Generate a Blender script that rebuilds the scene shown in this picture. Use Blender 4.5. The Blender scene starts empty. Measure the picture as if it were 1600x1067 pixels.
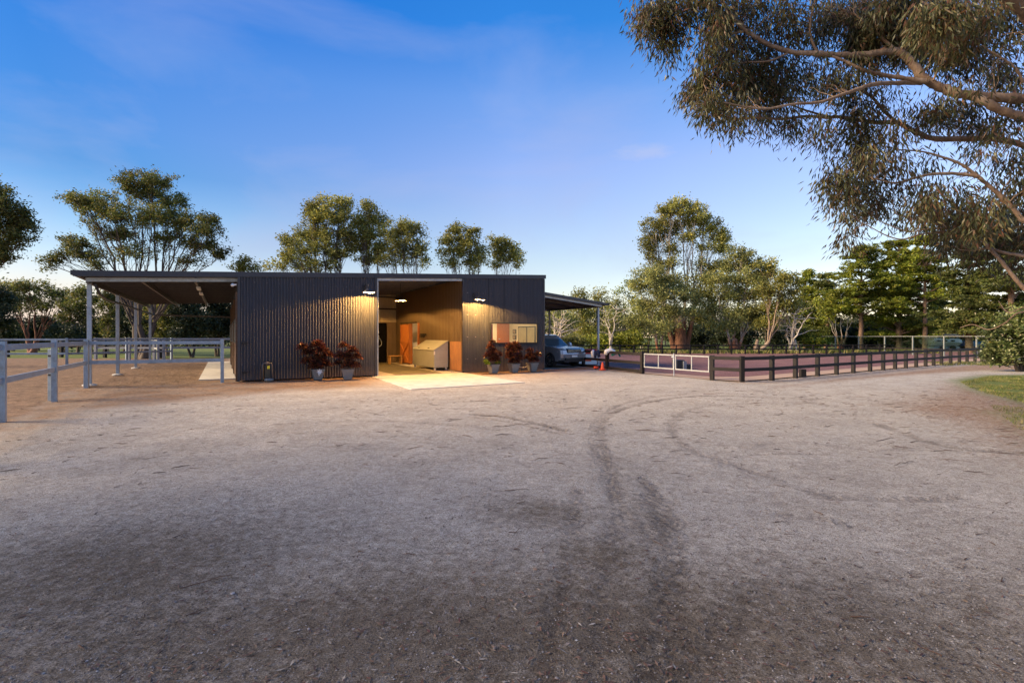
SKYG = [(.0, (1.95, 1.5, 1.32)), (.147, (1.95, 1.6, 1.42)), (.32, (1.95, 1.7, 1.9)), (.43, (1.35, 1.65, 2.1)), (.53, (.35, 1.3, 2.15)), (.8, (.1, 1.1, 2.1))]
CLOUDC = (3.5, 3.8, 5.7); WISPC = (3.7, 4.2, 6.2)
SKYS, SUNE, SUNA, EXPO = .062, 4.4, 28, 1.2
WLAMP, PLAMP, OFFL = 2200, 1100, 28
SUNEL = __import__('math').radians(28)
import bpy, math, random
import numpy as np
from mathutils import Vector, Matrix
random.seed(7); RNG = np.random.default_rng(11)
SC = bpy.context.scene
COL = SC.collection
F, H, HY = 778.0, 1.65, 526.0          # focal length in photo pixels, camera height, horizon row
def G(px, py):                          # photo pixel on the ground -> world point
    Y = F*H/(py-HY); return Vector(((px-800)/F*Y, Y, 0))
def P(px, py, Y):                       # photo pixel at distance Y
    return Vector(((px-800)/F*Y, Y, H+(HY-py)/F*Y))
ROT = math.atan2(.5035, .8640); CU, SU = math.cos(ROT), math.sin(ROT)
A0 = Vector((-10.07, 18.34, 0))
def B(u, v, z=0):                       # building coordinates -> world
    return Vector((A0.x+CU*u-SU*v, A0.y+SU*u+CU*v, z))

# ---------------------------------------------------------------- materials
def nodes(name):
    m = bpy.data.materials.new(name); m.use_nodes = True
    nt = m.node_tree; nt.nodes.clear()
    return m, nt
def N(nt, t, **k):
    n = nt.nodes.new(t)
    for a, b in k.items():
        if a in n.bl_rna.properties: setattr(n, a, b)
        else: n.inputs[a.replace('_', ' ')].default_value = b
    return n
def L(nt, a, ao, b, bi): nt.links.new(a.outputs[ao], b.inputs[bi])
def c4(c): return (c[0], c[1], c[2], 1)
def ramp(nt, pts, interp='LINEAR'):
    r = nt.nodes.new('ShaderNodeValToRGB'); r.color_ramp.interpolation = interp
    e = r.color_ramp.elements
    while len(e) < len(pts): e.new(.5)
    for i, (p, c) in enumerate(pts):
        e[i].position = p; e[i].color = c4(c) if not isinstance(c, (int, float)) else (c, c, c, 1)
    return r
def mix(nt, fac, a, b, mode='MIX'):
    m = nt.nodes.new('ShaderNodeMix'); m.data_type = 'RGBA'; m.blend_type = mode
    for s, v in ((0, fac), (6, a), (7, b)):
        if isinstance(v, tuple) and hasattr(v[0], 'outputs'): nt.links.new(v[0].outputs[v[1]], m.inputs[s])
        elif isinstance(v, (int, float)): m.inputs[s].default_value = v if s == 0 else (v, v, v, 1)
        else: m.inputs[s].default_value = c4(v)
    return (m, 2)
def plain(name, col, rough=.6, metal=0, var=.25, scale=6, bump=0, bscale=60, stretch=(1, 1, 1), spec=.4, grime=0):
    m, nt = nodes(name)
    out = N(nt, 'ShaderNodeOutputMaterial'); b = N(nt, 'ShaderNodeBsdfPrincipled')
    tc = N(nt, 'ShaderNodeTexCoord'); mp = N(nt, 'ShaderNodeMapping'); mp.inputs['Scale'].default_value = stretch
    L(nt, tc, 'Object', mp, 'Vector')
    n1 = N(nt, 'ShaderNodeTexNoise', Scale=scale, Detail=8, Roughness=.65); L(nt, mp, 0, n1, 'Vector')
    r = ramp(nt, [(.25, [x*(1-var) for x in col]), (.75, [min(1, x*(1+var)) for x in col])]); L(nt, n1, 0, r, 0)
    src = (r, 0)
    if grime:
        n3 = N(nt, 'ShaderNodeTexNoise', Scale=scale*.35, Detail=10, Roughness=.75); L(nt, mp, 0, n3, 'Vector')
        g = ramp(nt, [(.5, 0), (.7, grime)]); L(nt, n3, 0, g, 0)
        src = mix(nt, (g, 0), src, (.11, .085, .06))
    nt.links.new(src[0].outputs[src[1]], b.inputs['Base Color'])
    b.inputs['Roughness'].default_value = rough; b.inputs['Metallic'].default_value = metal
    b.inputs['Specular IOR Level'].default_value = spec
    rr = ramp(nt, [(.3, max(0, rough-.12)), (.7, min(1, rough+.12))]); L(nt, n1, 0, rr, 0); L(nt, rr, 0, b, 'Roughness')
    if bump:
        n2 = N(nt, 'ShaderNodeTexNoise', Scale=bscale, Detail=6); L(nt, mp, 0, n2, 'Vector')
        bp = N(nt, 'ShaderNodeBump', Strength=bump, Distance=.01); L(nt, n2, 0, bp, 'Height'); L(nt, bp, 0, b, 'Normal')
    L(nt, b, 0, out, 0)
    return m
def leafmat(name, cols, trans=.3, big=.25, rough=.55, tcol=None):
    m, nt = nodes(name)
    out = N(nt, 'ShaderNodeOutputMaterial'); b = N(nt, 'ShaderNodeBsdfPrincipled')
    geo = N(nt, 'ShaderNodeNewGeometry')
    k = len(cols)
    r = ramp(nt, [((i+.5)/k, c) for i, c in enumerate(cols)]); L(nt, geo, 'Random Per Island', r, 0)
    n = N(nt, 'ShaderNodeTexNoise', Scale=big, Detail=3); L(nt, geo, 'Position', n, 'Vector')
    r2 = ramp(nt, [(.35, .55), (.65, 1.35)]); L(nt, n, 0, r2, 0)
    src = mix(nt, 1.0, (r, 0), (r2, 0), 'MULTIPLY')
    nt.links.new(src[0].outputs[src[1]], b.inputs['Base Color'])
    b.inputs['Roughness'].default_value = rough; b.inputs['Specular IOR Level'].default_value = .35
    t = N(nt, 'ShaderNodeBsdfTranslucent'); nt.links.new(src[0].outputs[src[1]], t.inputs['Color'])
    ms = N(nt, 'ShaderNodeMixShader'); ms.inputs[0].default_value = trans
    L(nt, b, 0, ms, 1); L(nt, t, 0, ms, 2); L(nt, ms, 0, out, 0)
    return m
def barkmat(name, c1, c2, c3, base=None, scale=3):
    m, nt = nodes(name)
    out = N(nt, 'ShaderNodeOutputMaterial'); b = N(nt, 'ShaderNodeBsdfPrincipled', Roughness=.85)
    tc = N(nt, 'ShaderNodeTexCoord'); mp = N(nt, 'ShaderNodeMapping'); mp.inputs['Scale'].default_value = (1, 1, .3)
    L(nt, tc, 'Object', mp, 'Vector')
    n1 = N(nt, 'ShaderNodeTexNoise', Scale=scale, Detail=8, Roughness=.7); L(nt, mp, 0, n1, 'Vector')
    r = ramp(nt, [(.3, c1), (.5, c2), (.7, c3)]); L(nt, n1, 0, r, 0)
    src = (r, 0)
    if base:                                # rough old bark at the foot of the trunk
        sx = N(nt, 'ShaderNodeSeparateXYZ'); L(nt, tc, 'Object', sx, 0)
        ad = N(nt, 'ShaderNodeMath', operation='MULTIPLY_ADD'); L(nt, n1, 0, ad, 0); ad.inputs[1].default_value = 3; L(nt, sx, 2, ad, 2)
        rr = ramp(nt, [(0, 1.0), (1, 0.0)]); mr = N(nt, 'ShaderNodeMapRange'); mr.inputs[1].default_value = base[1]+1.2; mr.inputs[2].default_value = base[1]+2.8
        L(nt, ad, 0, mr, 0); L(nt, mr, 0, rr, 0)
        n4 = N(nt, 'ShaderNodeTexNoise', Scale=7, Detail=7, Roughness=.7); L(nt, mp, 0, n4, 'Vector'); r4 = ramp(nt, [(.35, [x*.35 for x in base[0]]), (.65, [x*1.35 for x in base[0]])]); L(nt, n4, 0, r4, 0)
        src = mix(nt, (rr, 0), src, (r4, 0))
    nt.links.new(src[0].outputs[src[1]], b.inputs['Base Color'])
    n2 = N(nt, 'ShaderNodeTexNoise', Scale=22, Detail=6); L(nt, mp, 0, n2, 'Vector')
    bp = N(nt, 'ShaderNodeBump', Strength=.6, Distance=.03); L(nt, n2, 0, bp, 'Height'); L(nt, bp, 0, b, 'Normal')
    L(nt, b, 0, out, 0)
    return m
def emit(name, col, s):
    m, nt = nodes(name); o = N(nt, 'ShaderNodeOutputMaterial'); e = N(nt, 'ShaderNodeEmission')
    e.inputs[0].default_value = c4(col); e.inputs[1].default_value = s; L(nt, e, 0, o, 0); return m

# ---------------------------------------------------------------- mesh helpers
def link(name, me, mat, parent=None):
    o = bpy.data.objects.new(name, me); COL.objects.link(o)
    if mat is not None: me.materials.append(mat)
    if parent is not None: o.parent = parent
    return o
def tag(o, label=None, cat=None, group=None, kind=None):
    if label: o['label'] = label
    if cat: o['category'] = cat
    if group: o['group'] = group
    if kind: o['kind'] = kind
    return o
def empty(name, label, cat, loc=(0, 0, 0), rz=0, group=None):
    o = bpy.data.objects.new(name, None); COL.objects.link(o)
    o.location = loc; o.rotation_euler = (0, 0, rz); o.empty_display_size = .3
    return tag(o, label, cat, group)
def np_mesh(name, V, Q, smooth=False):
    me = bpy.data.meshes.new(name)
    V = np.asarray(V, np.float32).reshape(-1, 3); Q = np.asarray(Q, np.int32).reshape(-1, 4)
    me.vertices.add(len(V)); me.vertices.foreach_set('co', V.ravel())
    me.loops.add(Q.size); me.loops.foreach_set('vertex_index', Q.ravel())
    me.polygons.add(len(Q)); me.polygons.foreach_set('loop_start', np.arange(0, Q.size, 4, dtype=np.int32))
    me.update(calc_edges=True)
    if smooth: me.polygons.foreach_set('use_smooth', np.ones(len(Q), bool))
    return me
class MB:
    def __init__(s): s.v = []; s.f = []
    def add(s, vs, fs, M=None):
        k = len(s.v)
        for v in vs:
            v = Vector(v); s.v.append(tuple(M @ v if M is not None else v))
        s.f += [tuple(i+k for i in f) for f in fs]; return s
    def box(s, x0, y0, z0, x1, y1, z1, M=None):
        vs = [(x, y, z) for z in (z0, z1) for y in (y0, y1) for x in (x0, x1)]
        return s.add(vs, [(0, 2, 3, 1), (4, 5, 7, 6), (0, 1, 5, 4), (2, 6, 7, 3), (0, 4, 6, 2), (1, 3, 7, 5)], M)
    def bar(s, a, b, w, h, up=(0, 0, 1)):        # beam from a to b, w across, h up
        a, b = Vector(a), Vector(b); d = (b-a).normalized(); up = Vector(up)
        if abs(d.dot(up)) > .98: up = Vector((0, 1, 0))
        sd = d.cross(up).normalized()*w/2; u = sd.cross(d).normalized()*h/2
        vs = [a-sd-u, a+sd-u, a+sd+u, a-sd+u, b-sd-u, b+sd-u, b+sd+u, b-sd+u]
        return s.add(vs, [(0, 1, 2, 3), (4, 7, 6, 5), (0, 4, 5, 1), (1, 5, 6, 2), (2, 6, 7, 3), (3, 7, 4, 0)])
    def tube(s, pts, r, n=8, cap=True):
        V, Q = tube_np(pts, r, n); k = len(s.v)
        s.v += [tuple(v) for v in V]; s.f += [tuple(int(i)+k for i in q) for q in Q]
        if cap:
            m = len(pts); s.f.append(tuple(k+i for i in range(n))[::-1]); s.f.append(tuple(k+(m-1)*n+i for i in range(n)))
        return s
    def lathe(s, prof, n=20, M=None):            # prof of (r, z)
        vs = []; fs = []
        for r, z in prof:
            for i in range(n):
                a = 2*math.pi*i/n; vs.append((r*math.cos(a), r*math.sin(a), z))
        for j in range(len(prof)-1):
            for i in range(n): fs.append((j*n+i, j*n+(i+1) % n, (j+1)*n+(i+1) % n, (j+1)*n+i))
        return s.add(vs, fs, M)
    def build(s, name, mat, parent=None, smooth=False, bevel=0, label=None):
        me = bpy.data.meshes.new(name); me.from_pydata(s.v, [], s.f); me.update()
        if smooth: me.polygons.foreach_set('use_smooth', [True]*len(me.polygons))
        o = link(name, me, mat, parent)
        if label: o['label'] = label
        if bevel:
            b = o.modifiers.new('b', 'BEVEL'); b.width = bevel; b.segments = 2; b.limit_method = 'ANGLE'; b.angle_limit = .7
        return o
def tube_np(pts, r, n=6):
    P_ = np.array([tuple(p) for p in pts], float); m = len(P_)
    R = np.full(m, r, float) if np.isscalar(r) else np.array(r, float)
    T = np.gradient(P_, axis=0); T /= np.linalg.norm(T, axis=1)[:, None]+1e-9
    ref = np.array([0, 0, 1.]) if abs(T[0, 2]) < .9 else np.array([1., 0, 0])
    V = np.empty((m, n, 3)); a = np.arange(n)*2*np.pi/n; ca, sa = np.cos(a)[:, None], np.sin(a)[:, None]
    for i in range(m):
        u = np.cross(T[i], ref); u /= np.linalg.norm(u)+1e-9; w = np.cross(u, T[i]); ref = w
        V[i] = P_[i]+R[i]*(ca*u+sa*w)
    i, j = np.meshgrid(np.arange(m-1), np.arange(n), indexing='ij')
    Q = np.stack([i*n+j, i*n+(j+1) % n, (i+1)*n+(j+1) % n, (i+1)*n+j], -1).reshape(-1, 4)
    return V.reshape(-1, 3), Q
def merge(parts):
    V = []; Q = []; k = 0
    for v, q in parts: V.append(v); Q.append(q+k); k += len(v)
    return np.concatenate(V), np.concatenate(Q)
def leaves_np(C, D, Ln, W, rng):
    n = len(C); D = D/(np.linalg.norm(D, axis=1)[:, None]+1e-9)
    S = np.cross(D, rng.normal(size=(n, 3))); S /= np.linalg.norm(S, axis=1)[:, None]+1e-9
    Ln = (Ln*rng.uniform(.7, 1.3, n))[:, None]; W = (W*rng.uniform(.7, 1.3, n))[:, None]
    V = np.stack([C-D*Ln/2, C+S*W/2-D*Ln*.08, C+D*Ln/2, C-S*W/2-D*Ln*.08], 1).reshape(-1, 3)
    return V, np.arange(4*n).reshape(-1, 4)
def bez(a, b, bow, n=7, jit=0, rng=RNG):
    a, b, bow = np.array(a, float), np.array(b, float), np.array(bow, float)
    t = np.linspace(0, 1, n)[:, None]; c = (a+b)/2+bow
    p = (1-t)**2*a+2*t*(1-t)*c+t*t*b
    if jit: p[1:-1] += rng.normal(size=(n-2, 3))*jit
    return p

def smooth3(pts, n=5):
    p = [np.array(tuple(q), float) for q in pts]; p = [2*p[0]-p[1]]+p+[2*p[-1]-p[-2]]; o = []
    for i in range(1, len(p)-2):
        for t in np.linspace(0, 1, n, endpoint=False):
            a, b, c, d = p[i-1:i+3]; o.append(.5*(2*b+(c-a)*t+(2*a-5*b+4*c-d)*t*t+(3*b-a-3*c+d)*t**3))
    return np.array(o+[p[-2]])
# ---------------------------------------------------------------- trees
def tree(label, Y, base, blobs, leaf, bark, r0=.3, fork=.35, lp=4.2, wr=.42, dens=1., seed=0, group=None, name='gum_tree',
         cat='tree', flat=.85, cl=5., droop=0., stems=1, depth=.75, limbs=True, lean=0, topz=None, zbase=0, bole=None):
    """blobs: (px, py, rx, ry) of the crown's masses as measured in the photograph, set at distance Y"""
    rng = np.random.default_rng(seed+101)
    s = Y/F
    root = Vector(((base-800)*s, Y, zbase))
    C = []; D = []; tips = []
    ztop = max(H+(HY-b[1])*s for b in blobs); wood = []
    hf = ztop*fork
    trunks = []
    for k in range(stems):
        off = np.array([(k-(stems-1)/2)*r0*1.1, rng.normal()*r0*.6, 0])
        t0 = np.array([0, 0, -.1])+off*.7
        t1 = np.array([lean*hf+off[0]*2.6*(stems > 1), rng.normal()*.2, hf*rng.uniform(.85, 1.15)])
        tp = bez(t0, t1, rng.normal(size=3)*np.array([.04, .04, 0])*hf, 7, .02*hf*.3, rng); trunks.append(tp)
        rr = np.linspace(r0, r0*.62, 7)*(.8 if stems > 1 else 1); rr[0] *= 1.35; rr[1] *= 1.1
        wood.append(tube_np(tp, rr, 8))
    if bole:
        nb = 9; tb = np.linspace(0, 1, nb); bp_ = np.stack([.12*np.sin(tb*5)*bole[0], 0*tb, -.1+tb*bole[1]], 1)
        wood.append(tube_np(bp_, np.append(bole[0]*(1.25-.62*tb[:-1]**.5)*(1+.05*rng.normal(size=nb-1)), .02), 14))
    for bi, b in enumerate(blobs):
        px, py, rx, ry = b[:4]; dn = b[4] if len(b) > 4 else 1
        c = np.array([(px-800)*s-root.x, rng.uniform(-1, 1)*depth*rx*s*.6, H+(HY-py)*s-zbase])
        ext = np.array([rx*s, rx*s*depth, ry*s])*np.array([1.25, 1.15, 1.36])
        nc = max(5, int(rx*ry/(cl*cl)*1.9))
        d = rng.normal(size=(nc, 3)); d /= np.linalg.norm(d, axis=1)[:, None]; d[:, 2] = np.abs(d[:, 2])*np.where(rng.random(nc) < .25, -1, 1)
        cc = c+d*ext*(rng.random((nc, 1))**.6)*.9
        n = int(rx*ry*4.6*dn*dens*(4.2/lp)**2)
        w = rng.random(nc)**1.2+.3; idx = rng.choice(nc, n, p=w/w.sum())
        sg = cl*s*.60*(.6+w[idx])[:, None]*np.where(rng.random((n, 1)) < .05, 1.5, 1.)
        C.append(cc[idx]+rng.normal(size=(n, 3))*sg*np.array([1, 1, flat]))
        if limbs:
            tp = trunks[int(rng.integers(stems))]
            if stems > 1: tp = trunks[int(np.argmin([abs(t[-1][0]-c[0]) for t in trunks]))]
            st = tp[-1] if rng.random() < .6 or len(blobs) < 3 else tp[rng.integers(4, 7)]
            end = c-np.array([0, 0, ext[2]*.35]); dd = end-st; ln = np.linalg.norm(dd)
            lr = r0*np.clip(.12+.2*rx/45, .12, .34)
            bow = np.array([-dd[0]*.12, 0, ln*.10 if dd[2] > 0 else ln*.05]); bow[:2] += rng.normal(size=2)*ln*.05
            lp_ = bez(st, end, bow, 9, ln*.012, rng)
            wood.append(tube_np(lp_, np.linspace(lr, lr*.22, 9), 6))
            for q in rng.permutation(nc)[:min(nc, 12)]:
                sp = lp_[rng.integers(3, 9)]
                e = cc[q]; l2 = np.linalg.norm(e-sp)
                wood.append(tube_np(bez(sp, e, (0, 0, l2*.12), 6, l2*.03, rng), np.linspace(lr*.3, max(.006, lr*.08), 6), 4))
    C = np.concatenate(C); n = len(C)
    D = rng.normal(size=(n, 3)); D[:, 2] = D[:, 2]*.7-droop
    o = empty(name, label, cat, root, 0, group)
    V, Q = leaves_np(C, D, lp*s, lp*s*wr, rng)
    link('crown', np_mesh('crown', V, Q), leaf, o)
    if limbs:
        V, Q = merge(wood); link('trunk', np_mesh('trunk', V, Q, True), bark, o)
    return o
def autoblobs(px, top, bot, w, n, seed, shape='round', r=None):
    rng = np.random.default_rng(seed); out = []
    h = bot-top
    for i in range(n):
        t = (i+.5)/n
        if shape == 'cone': ww = w*(.22+.85*t)
        elif shape == 'umb': ww = w*(1-.55*t)
        else: ww = w*math.sqrt(max(.15, 1-(2*t-.95)**2))
        x = px+rng.uniform(-1, 1)*ww*.36
        rr = (r or w*.24)*rng.uniform(.75, 1.2)
        out.append((x, top+rr*.55+t*(h-rr*.9), max(6, rr+ww*.1), rr*.62))
    return out

# ---------------------------------------------------------------- camera, sky, sun
cd_ = bpy.data.cameras.new('camera'); cam = bpy.data.objects.new('camera', cd_); COL.objects.link(cam)
cam.location = (0, 0, H); cam.rotation_euler = (math.radians(90), 0, 0)
cd_.sensor_width = 36; cd_.lens = F/1600*36; cd_.shift_y = -(533.5-HY)/1600; cd_.clip_end = 3000; cd_.clip_start = .05
SC.camera = cam
SUN_AZ, SUN_EL = math.radians(-98), math.radians(24)      # azimuth clockwise from +Y
w = bpy.data.worlds.new('World'); SC.world = w; w.use_nodes = True
nt = w.node_tree; nt.nodes.clear()
wo = N(nt, 'ShaderNodeOutputWorld'); bg = N(nt, 'ShaderNodeBackground')
sky = N(nt, 'ShaderNodeTexSky'); sky.sky_type = 'NISHITA'; sky.sun_disc = False
sky.sun_elevation = SUN_EL; sky.sun_rotation = SUN_AZ; sky.altitude = 50; sky.air_density = 1.0; sky.dust_density = .6; sky.ozone_density = 2.5
tc = N(nt, 'ShaderNodeTexCoord')
mp = N(nt, 'ShaderNodeMapping'); mp.inputs['Scale'].default_value = (1.2, 1.2, 3.2); mp.inputs['Rotation'].default_value = (0, .25, 0)
L(nt, tc, 'Generated', mp, 0)
nz = N(nt, 'ShaderNodeTexNoise', Scale=1.7, Detail=7, Roughness=.55, Distortion=.35); L(nt, mp, 0, nz, 'Vector')
cr = ramp(nt, [(.48, 0), (.72, .42)]); L(nt, nz, 0, cr, 0)
sx = N(nt, 'ShaderNodeSeparateXYZ'); L(nt, tc, 'Generated', sx, 0)
fade = ramp(nt, [(.02, 0), (.16, 1), (.48, .7), (.75, .15)]); L(nt, sx, 2, fade, 0)
cf = N(nt, 'ShaderNodeMath', operation='MULTIPLY'); L(nt, cr, 0, cf, 0); L(nt, fade, 0, cf, 1)
grade = ramp(nt, SKYG); L(nt, sx, 2, grade, 0)
tinted = mix(nt, 1.0, (sky, 0), (grade, 0), 'MULTIPLY')
xm = N(nt, 'ShaderNodeMapRange'); xm.inputs[1].default_value = -1; xm.inputs[2].default_value = 1; L(nt, sx, 0, xm, 0)
xr = ramp(nt, [(.0, (.10, .34, .55)), (.18, (.16, .42, .60)), (.36, (.55, .72, .84)), (.5, (.93, .96, 1)), (.65, (1, 1, 1))]); L(nt, xm, 0, xr, 0)
zf = N(nt, 'ShaderNodeMapRange'); zf.inputs[1].default_value = .03; zf.inputs[2].default_value = .26; L(nt, sx, 2, zf, 0)
tinted = mix(nt, (zf, 0), tinted, mix(nt, 1.0, tinted, (xr, 0), 'MULTIPLY'))
p1 = N(nt, 'ShaderNodeMapRange'); p1.inputs[1].default_value = .13; p1.inputs[2].default_value = .02; L(nt, sx, 2, p1, 0)
p2 = N(nt, 'ShaderNodeMapRange'); p2.inputs[1].default_value = -.15; p2.inputs[2].default_value = -.6; p2.inputs[4].default_value = .85; L(nt, sx, 0, p2, 0)
p3 = N(nt, 'ShaderNodeMath', operation='MULTIPLY'); L(nt, p1, 0, p3, 0); L(nt, p2, 0, p3, 1)
tinted = mix(nt, (p3, 0), tinted, (5.6, 4.5, 4.1))
cl_ = mix(nt, (cf, 0), tinted, CLOUDC)
# one small bright wisp low in the middle of the sky
nrm = Vector((.265, 1, .37)).normalized()
dv = N(nt, 'ShaderNodeVectorMath', operation='SUBTRACT'); L(nt, tc, 'Generated', dv, 0); dv.inputs[1].default_value = nrm
sc_ = N(nt, 'ShaderNodeVectorMath', operation='MULTIPLY'); L(nt, dv, 0, sc_, 0); sc_.inputs[1].default_value = (18, 18, 75)
ln_ = N(nt, 'ShaderNodeVectorMath', operation='LENGTH'); L(nt, sc_, 0, ln_, 0)
nz2 = N(nt, 'ShaderNodeTexNoise', Scale=30, Detail=6, Roughness=.6); L(nt, mp, 0, nz2, 'Vector')
ml = N(nt, 'ShaderNodeMath', operation='MULTIPLY_ADD'); L(nt, nz2, 0, ml, 0); ml.inputs[1].default_value = 1.6; L(nt, ln_, 'Value', ml, 2)
wr_ = ramp(nt, [(.3, .5), (1.0, 0)])
mr = N(nt, 'ShaderNodeMapRange'); mr.inputs[1].default_value = .6; mr.inputs[2].default_value = 2.0; L(nt, ml, 0, mr, 0); L(nt, mr, 0, wr_, 0)
wisp = mix(nt, (wr_, 0), cl_, WISPC)
nt.links.new(wisp[0].outputs[wisp[1]], bg.inputs[0]); bg.inputs[1].default_value = SKYS
L(nt, bg, 0, wo, 0)
sd = bpy.data.lights.new('sun', 'SUN'); sd.energy = SUNE; sd.angle = math.radians(SUNA); sd.color = (1, .77, .50)
so = bpy.data.objects.new('sun', sd); COL.objects.link(so)
e_ = SUNEL
sv = Vector((math.sin(SUN_AZ)*math.cos(e_), math.cos(SUN_AZ)*math.cos(e_), math.sin(e_)))
so.rotation_euler = sv.to_track_quat('Z', 'Y').to_euler(); so.location = (-30, 5, 30)
SC.view_settings.view_transform = 'Standard'; SC.view_settings.look = 'None'; SC.view_settings.exposure = EXPO; SC.view_settings.gamma = 1
SC.cycles.max_bounces = 6; SC.cycles.diffuse_bounces = 3; SC.cycles.glossy_bounces = 3; SC.cycles.transmission_bounces = 6; SC.cycles.transparent_max_bounces = 8
SC.cycles.use_denoising = True; SC.cycles.sample_clamp_indirect = 4

# ---------------------------------------------------------------- ground
def axis(a, b, st, lo, hi, g=1.12):
    x = list(np.arange(a, b, st)); d = st; p = x[-1]
    while p < hi: d *= g; p += d; x.append(p)
    d = st; p = a; pre = []
    while p > lo: d *= g; p -= d; pre.append(p)
    return np.array(pre[::-1]+x)
gx = axis(-12, 19, .075, -500, 500, 1.09); gy = axis(1.2, 22, .075, -60, 900, 1.09)
GX, GY = np.meshgrid(gx, gy); PX, PY = GX.ravel(), GY.ravel()
def pdist(pts, X=PX, Y=PY):                 # distance to a polyline
    d = np.full(X.shape, 1e9)
    for a, b in zip(pts[:-1], pts[1:]):
        ax, ay, bx, by = a[0], a[1], b[0], b[1]; vx, vy = bx-ax, by-ay; L2 = vx*vx+vy*vy+1e-9
        t = np.clip(((X-ax)*vx+(Y-ay)*vy)/L2, 0, 1); d = np.minimum(d, np.hypot(X-ax-t*vx, Y-ay-t*vy))
    return d
def inpoly(poly, X=PX, Y=PY):
    ins = np.zeros(X.shape, bool); n = len(poly)
    for i in range(n):
        x1, y1 = poly[i][0], poly[i][1]; x2, y2 = poly[(i+1) % n][0], poly[(i+1) % n][1]
        c = ((y1 > Y) != (y2 > Y)) & (X < (x2-x1)*(Y-y1)/((y2-y1) or 1e-9)+x1); ins ^= c
    return ins
def soft(poly, w, X=PX, Y=PY):
    d = pdist(poly+[poly[0]], X, Y)*np.where(inpoly(poly, X, Y), 1, -1)
    return np.clip(.5+d/(2*w), 0, 1)
def vn(X, Y, sc, seed):                     # smooth value noise
    r = np.random.default_rng(seed).random((64, 64))
    x, y = X/sc, Y/sc; i, j = np.floor(x).astype(int), np.floor(y).astype(int); fx, fy = x-i, y-j
    fx = fx*fx*(3-2*fx); fy = fy*fy*(3-2*fy); g = lambda a, b: r[a % 64, b % 64]
    return (g(i, j)*(1-fx)+g(i+1, j)*fx)*(1-fy)+(g(i, j+1)*(1-fx)+g(i+1, j+1)*fx)*fy
def smooth(pts, n=8):                       # Catmull-Rom through points
    p = [np.array(q[:2], float) for q in pts]; p = [2*p[0]-p[1]]+p+[2*p[-1]-p[-2]]; o = []
    for i in range(1, len(p)-2):
        for t in np.linspace(0, 1, n, endpoint=False):
            a, b, c, d = p[i-1:i+3]; o.append(.5*(2*b+(c-a)*t+(2*a-5*b+4*c-d)*t*t+(3*b-a-3*c+d)*t**3))
    return o+[p[-2]]
def gp(*pp): return [tuple(G(*q)[:2]) for q in pp]
dirt = soft([B(-.0, .05)[:2], B(-4.5, .0)[:2]]+gp((85, 625), (0, 672))+[(-30, 6), (-60, 20), (-70, 44), (-24, 44), B(0, 22)[:2]], .55)
dirt = np.maximum(dirt, .62*soft(gp((0, 605), (0, 700), (150, 640), (420, 612), (585, 603), (585, 585), (372, 592)), .8))
strip = soft([B(0, .4)[:2], B(4.6, .4)[:2], B(4.6, -.9)[:2], B(-.6, -.7)[:2]], .3)
strip = np.maximum(strip, soft([B(9.1, .4)[:2], B(17.5, .4)[:2], B(17.5, -.4)[:2], B(14, -1.3)[:2], B(9.1, -1.8)[:2]], .35))
litter = np.maximum.reduce([strip, .85*soft(gp((1300, 590), (1545, 567), (1700, 566), (1700, 575), (1545, 578), (1380, 588), (1200, 606)), .5),
    .8*soft(gp((1480, 596), (1700, 640), (1700, 760), (1600, 720), (1480, 660), (1380, 632), (1440, 615)), .9),
    .55*soft(gp((1120, 596), (1200, 600), (1500, 574), (1480, 570), (1120, 590)), .4)])
grass = soft([(-200, 40), (-22, 38.5), (-14, 39), (-14, 160), (-200, 160)], 1.2)
grass = np.maximum(grass, soft(gp((1490, 593), (1545, 585), (1760, 583), (1900, 600), (1750, 660), (1620, 634), (1530, 611)), .9))
grass = np.maximum(grass, .62*soft(gp((1590, 665), (1530, 640), (1620, 640), (1800, 640), (1900, 720), (1700, 760)), .9))
grass = np.maximum(grass, np.clip((PY-49)/4, 0, 1)*.9)
grass = np.maximum(grass, .7*soft(gp((1500, 568), (1560, 566), (1700, 566), (1700, 571), (1560, 572)), .5))
TR = [([(1290, 622), (1190, 620), (1100, 618), (1035, 624), (985, 634), (950, 648), (938, 670), (945, 700), (955, 745), (965, 800)], .10, .85), ([(965, 800), (945, 900), (925, 1067)], .10, .6),
      ([(1270, 628), (1180, 630), (1110, 634), (1072, 642), (1050, 660), (1058, 685), (1085, 702), (1120, 712), (1200, 740), (1290, 770)], .10, .58),
      ([(740, 645), (790, 651), (840, 662), (885, 672)], .09, 1.1), ([(740, 650), (800, 660), (870, 676)], .06, .7),
      ([(1180, 616), (1100, 614), (1030, 619), (975, 630), (935, 650), (922, 675), (930, 705), (948, 750), (985, 800), (1020, 860)], .07, .6), ([(1000, 740), (1040, 790), (1060, 850), (1050, 940), (1040, 1067)], .08, .7), ([(900, 760), (890, 850), (870, 950), (850, 1067)], .09, .55), ([(520, 655), (600, 655), (700, 662), (760, 668)], .1, .45), ([(1300, 706), (1200, 706), (1110, 705)], .05, .6),
      ([(1010, 770), (1035, 840), (1035, 930), (1015, 1067)], .10, .6), ([(1190, 915), (1140, 960), (1090, 1020), (1060, 1067)], .14, .7),
      ([(1370, 660), (1410, 675), (1480, 695), (1600, 706)], .12, .7), ([(1300, 772), (1400, 776), (1500, 774)], .09, .7),
      ([(0, 640), (200, 642), (420, 640), (600, 630), (760, 624)], .12, .4), ([(1100, 735), (1200, 690), (1380, 700), (1500, 690), (1590, 650)], .1, .3),
      ([(100, 700), (300, 690), (560, 700)], .1, .3), ([(1200, 795), (1280, 805), (1340, 818)], .04, .8), ([(940, 612), (1130, 610), (1290, 606), (1430, 592)], .12, .3)]
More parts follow.
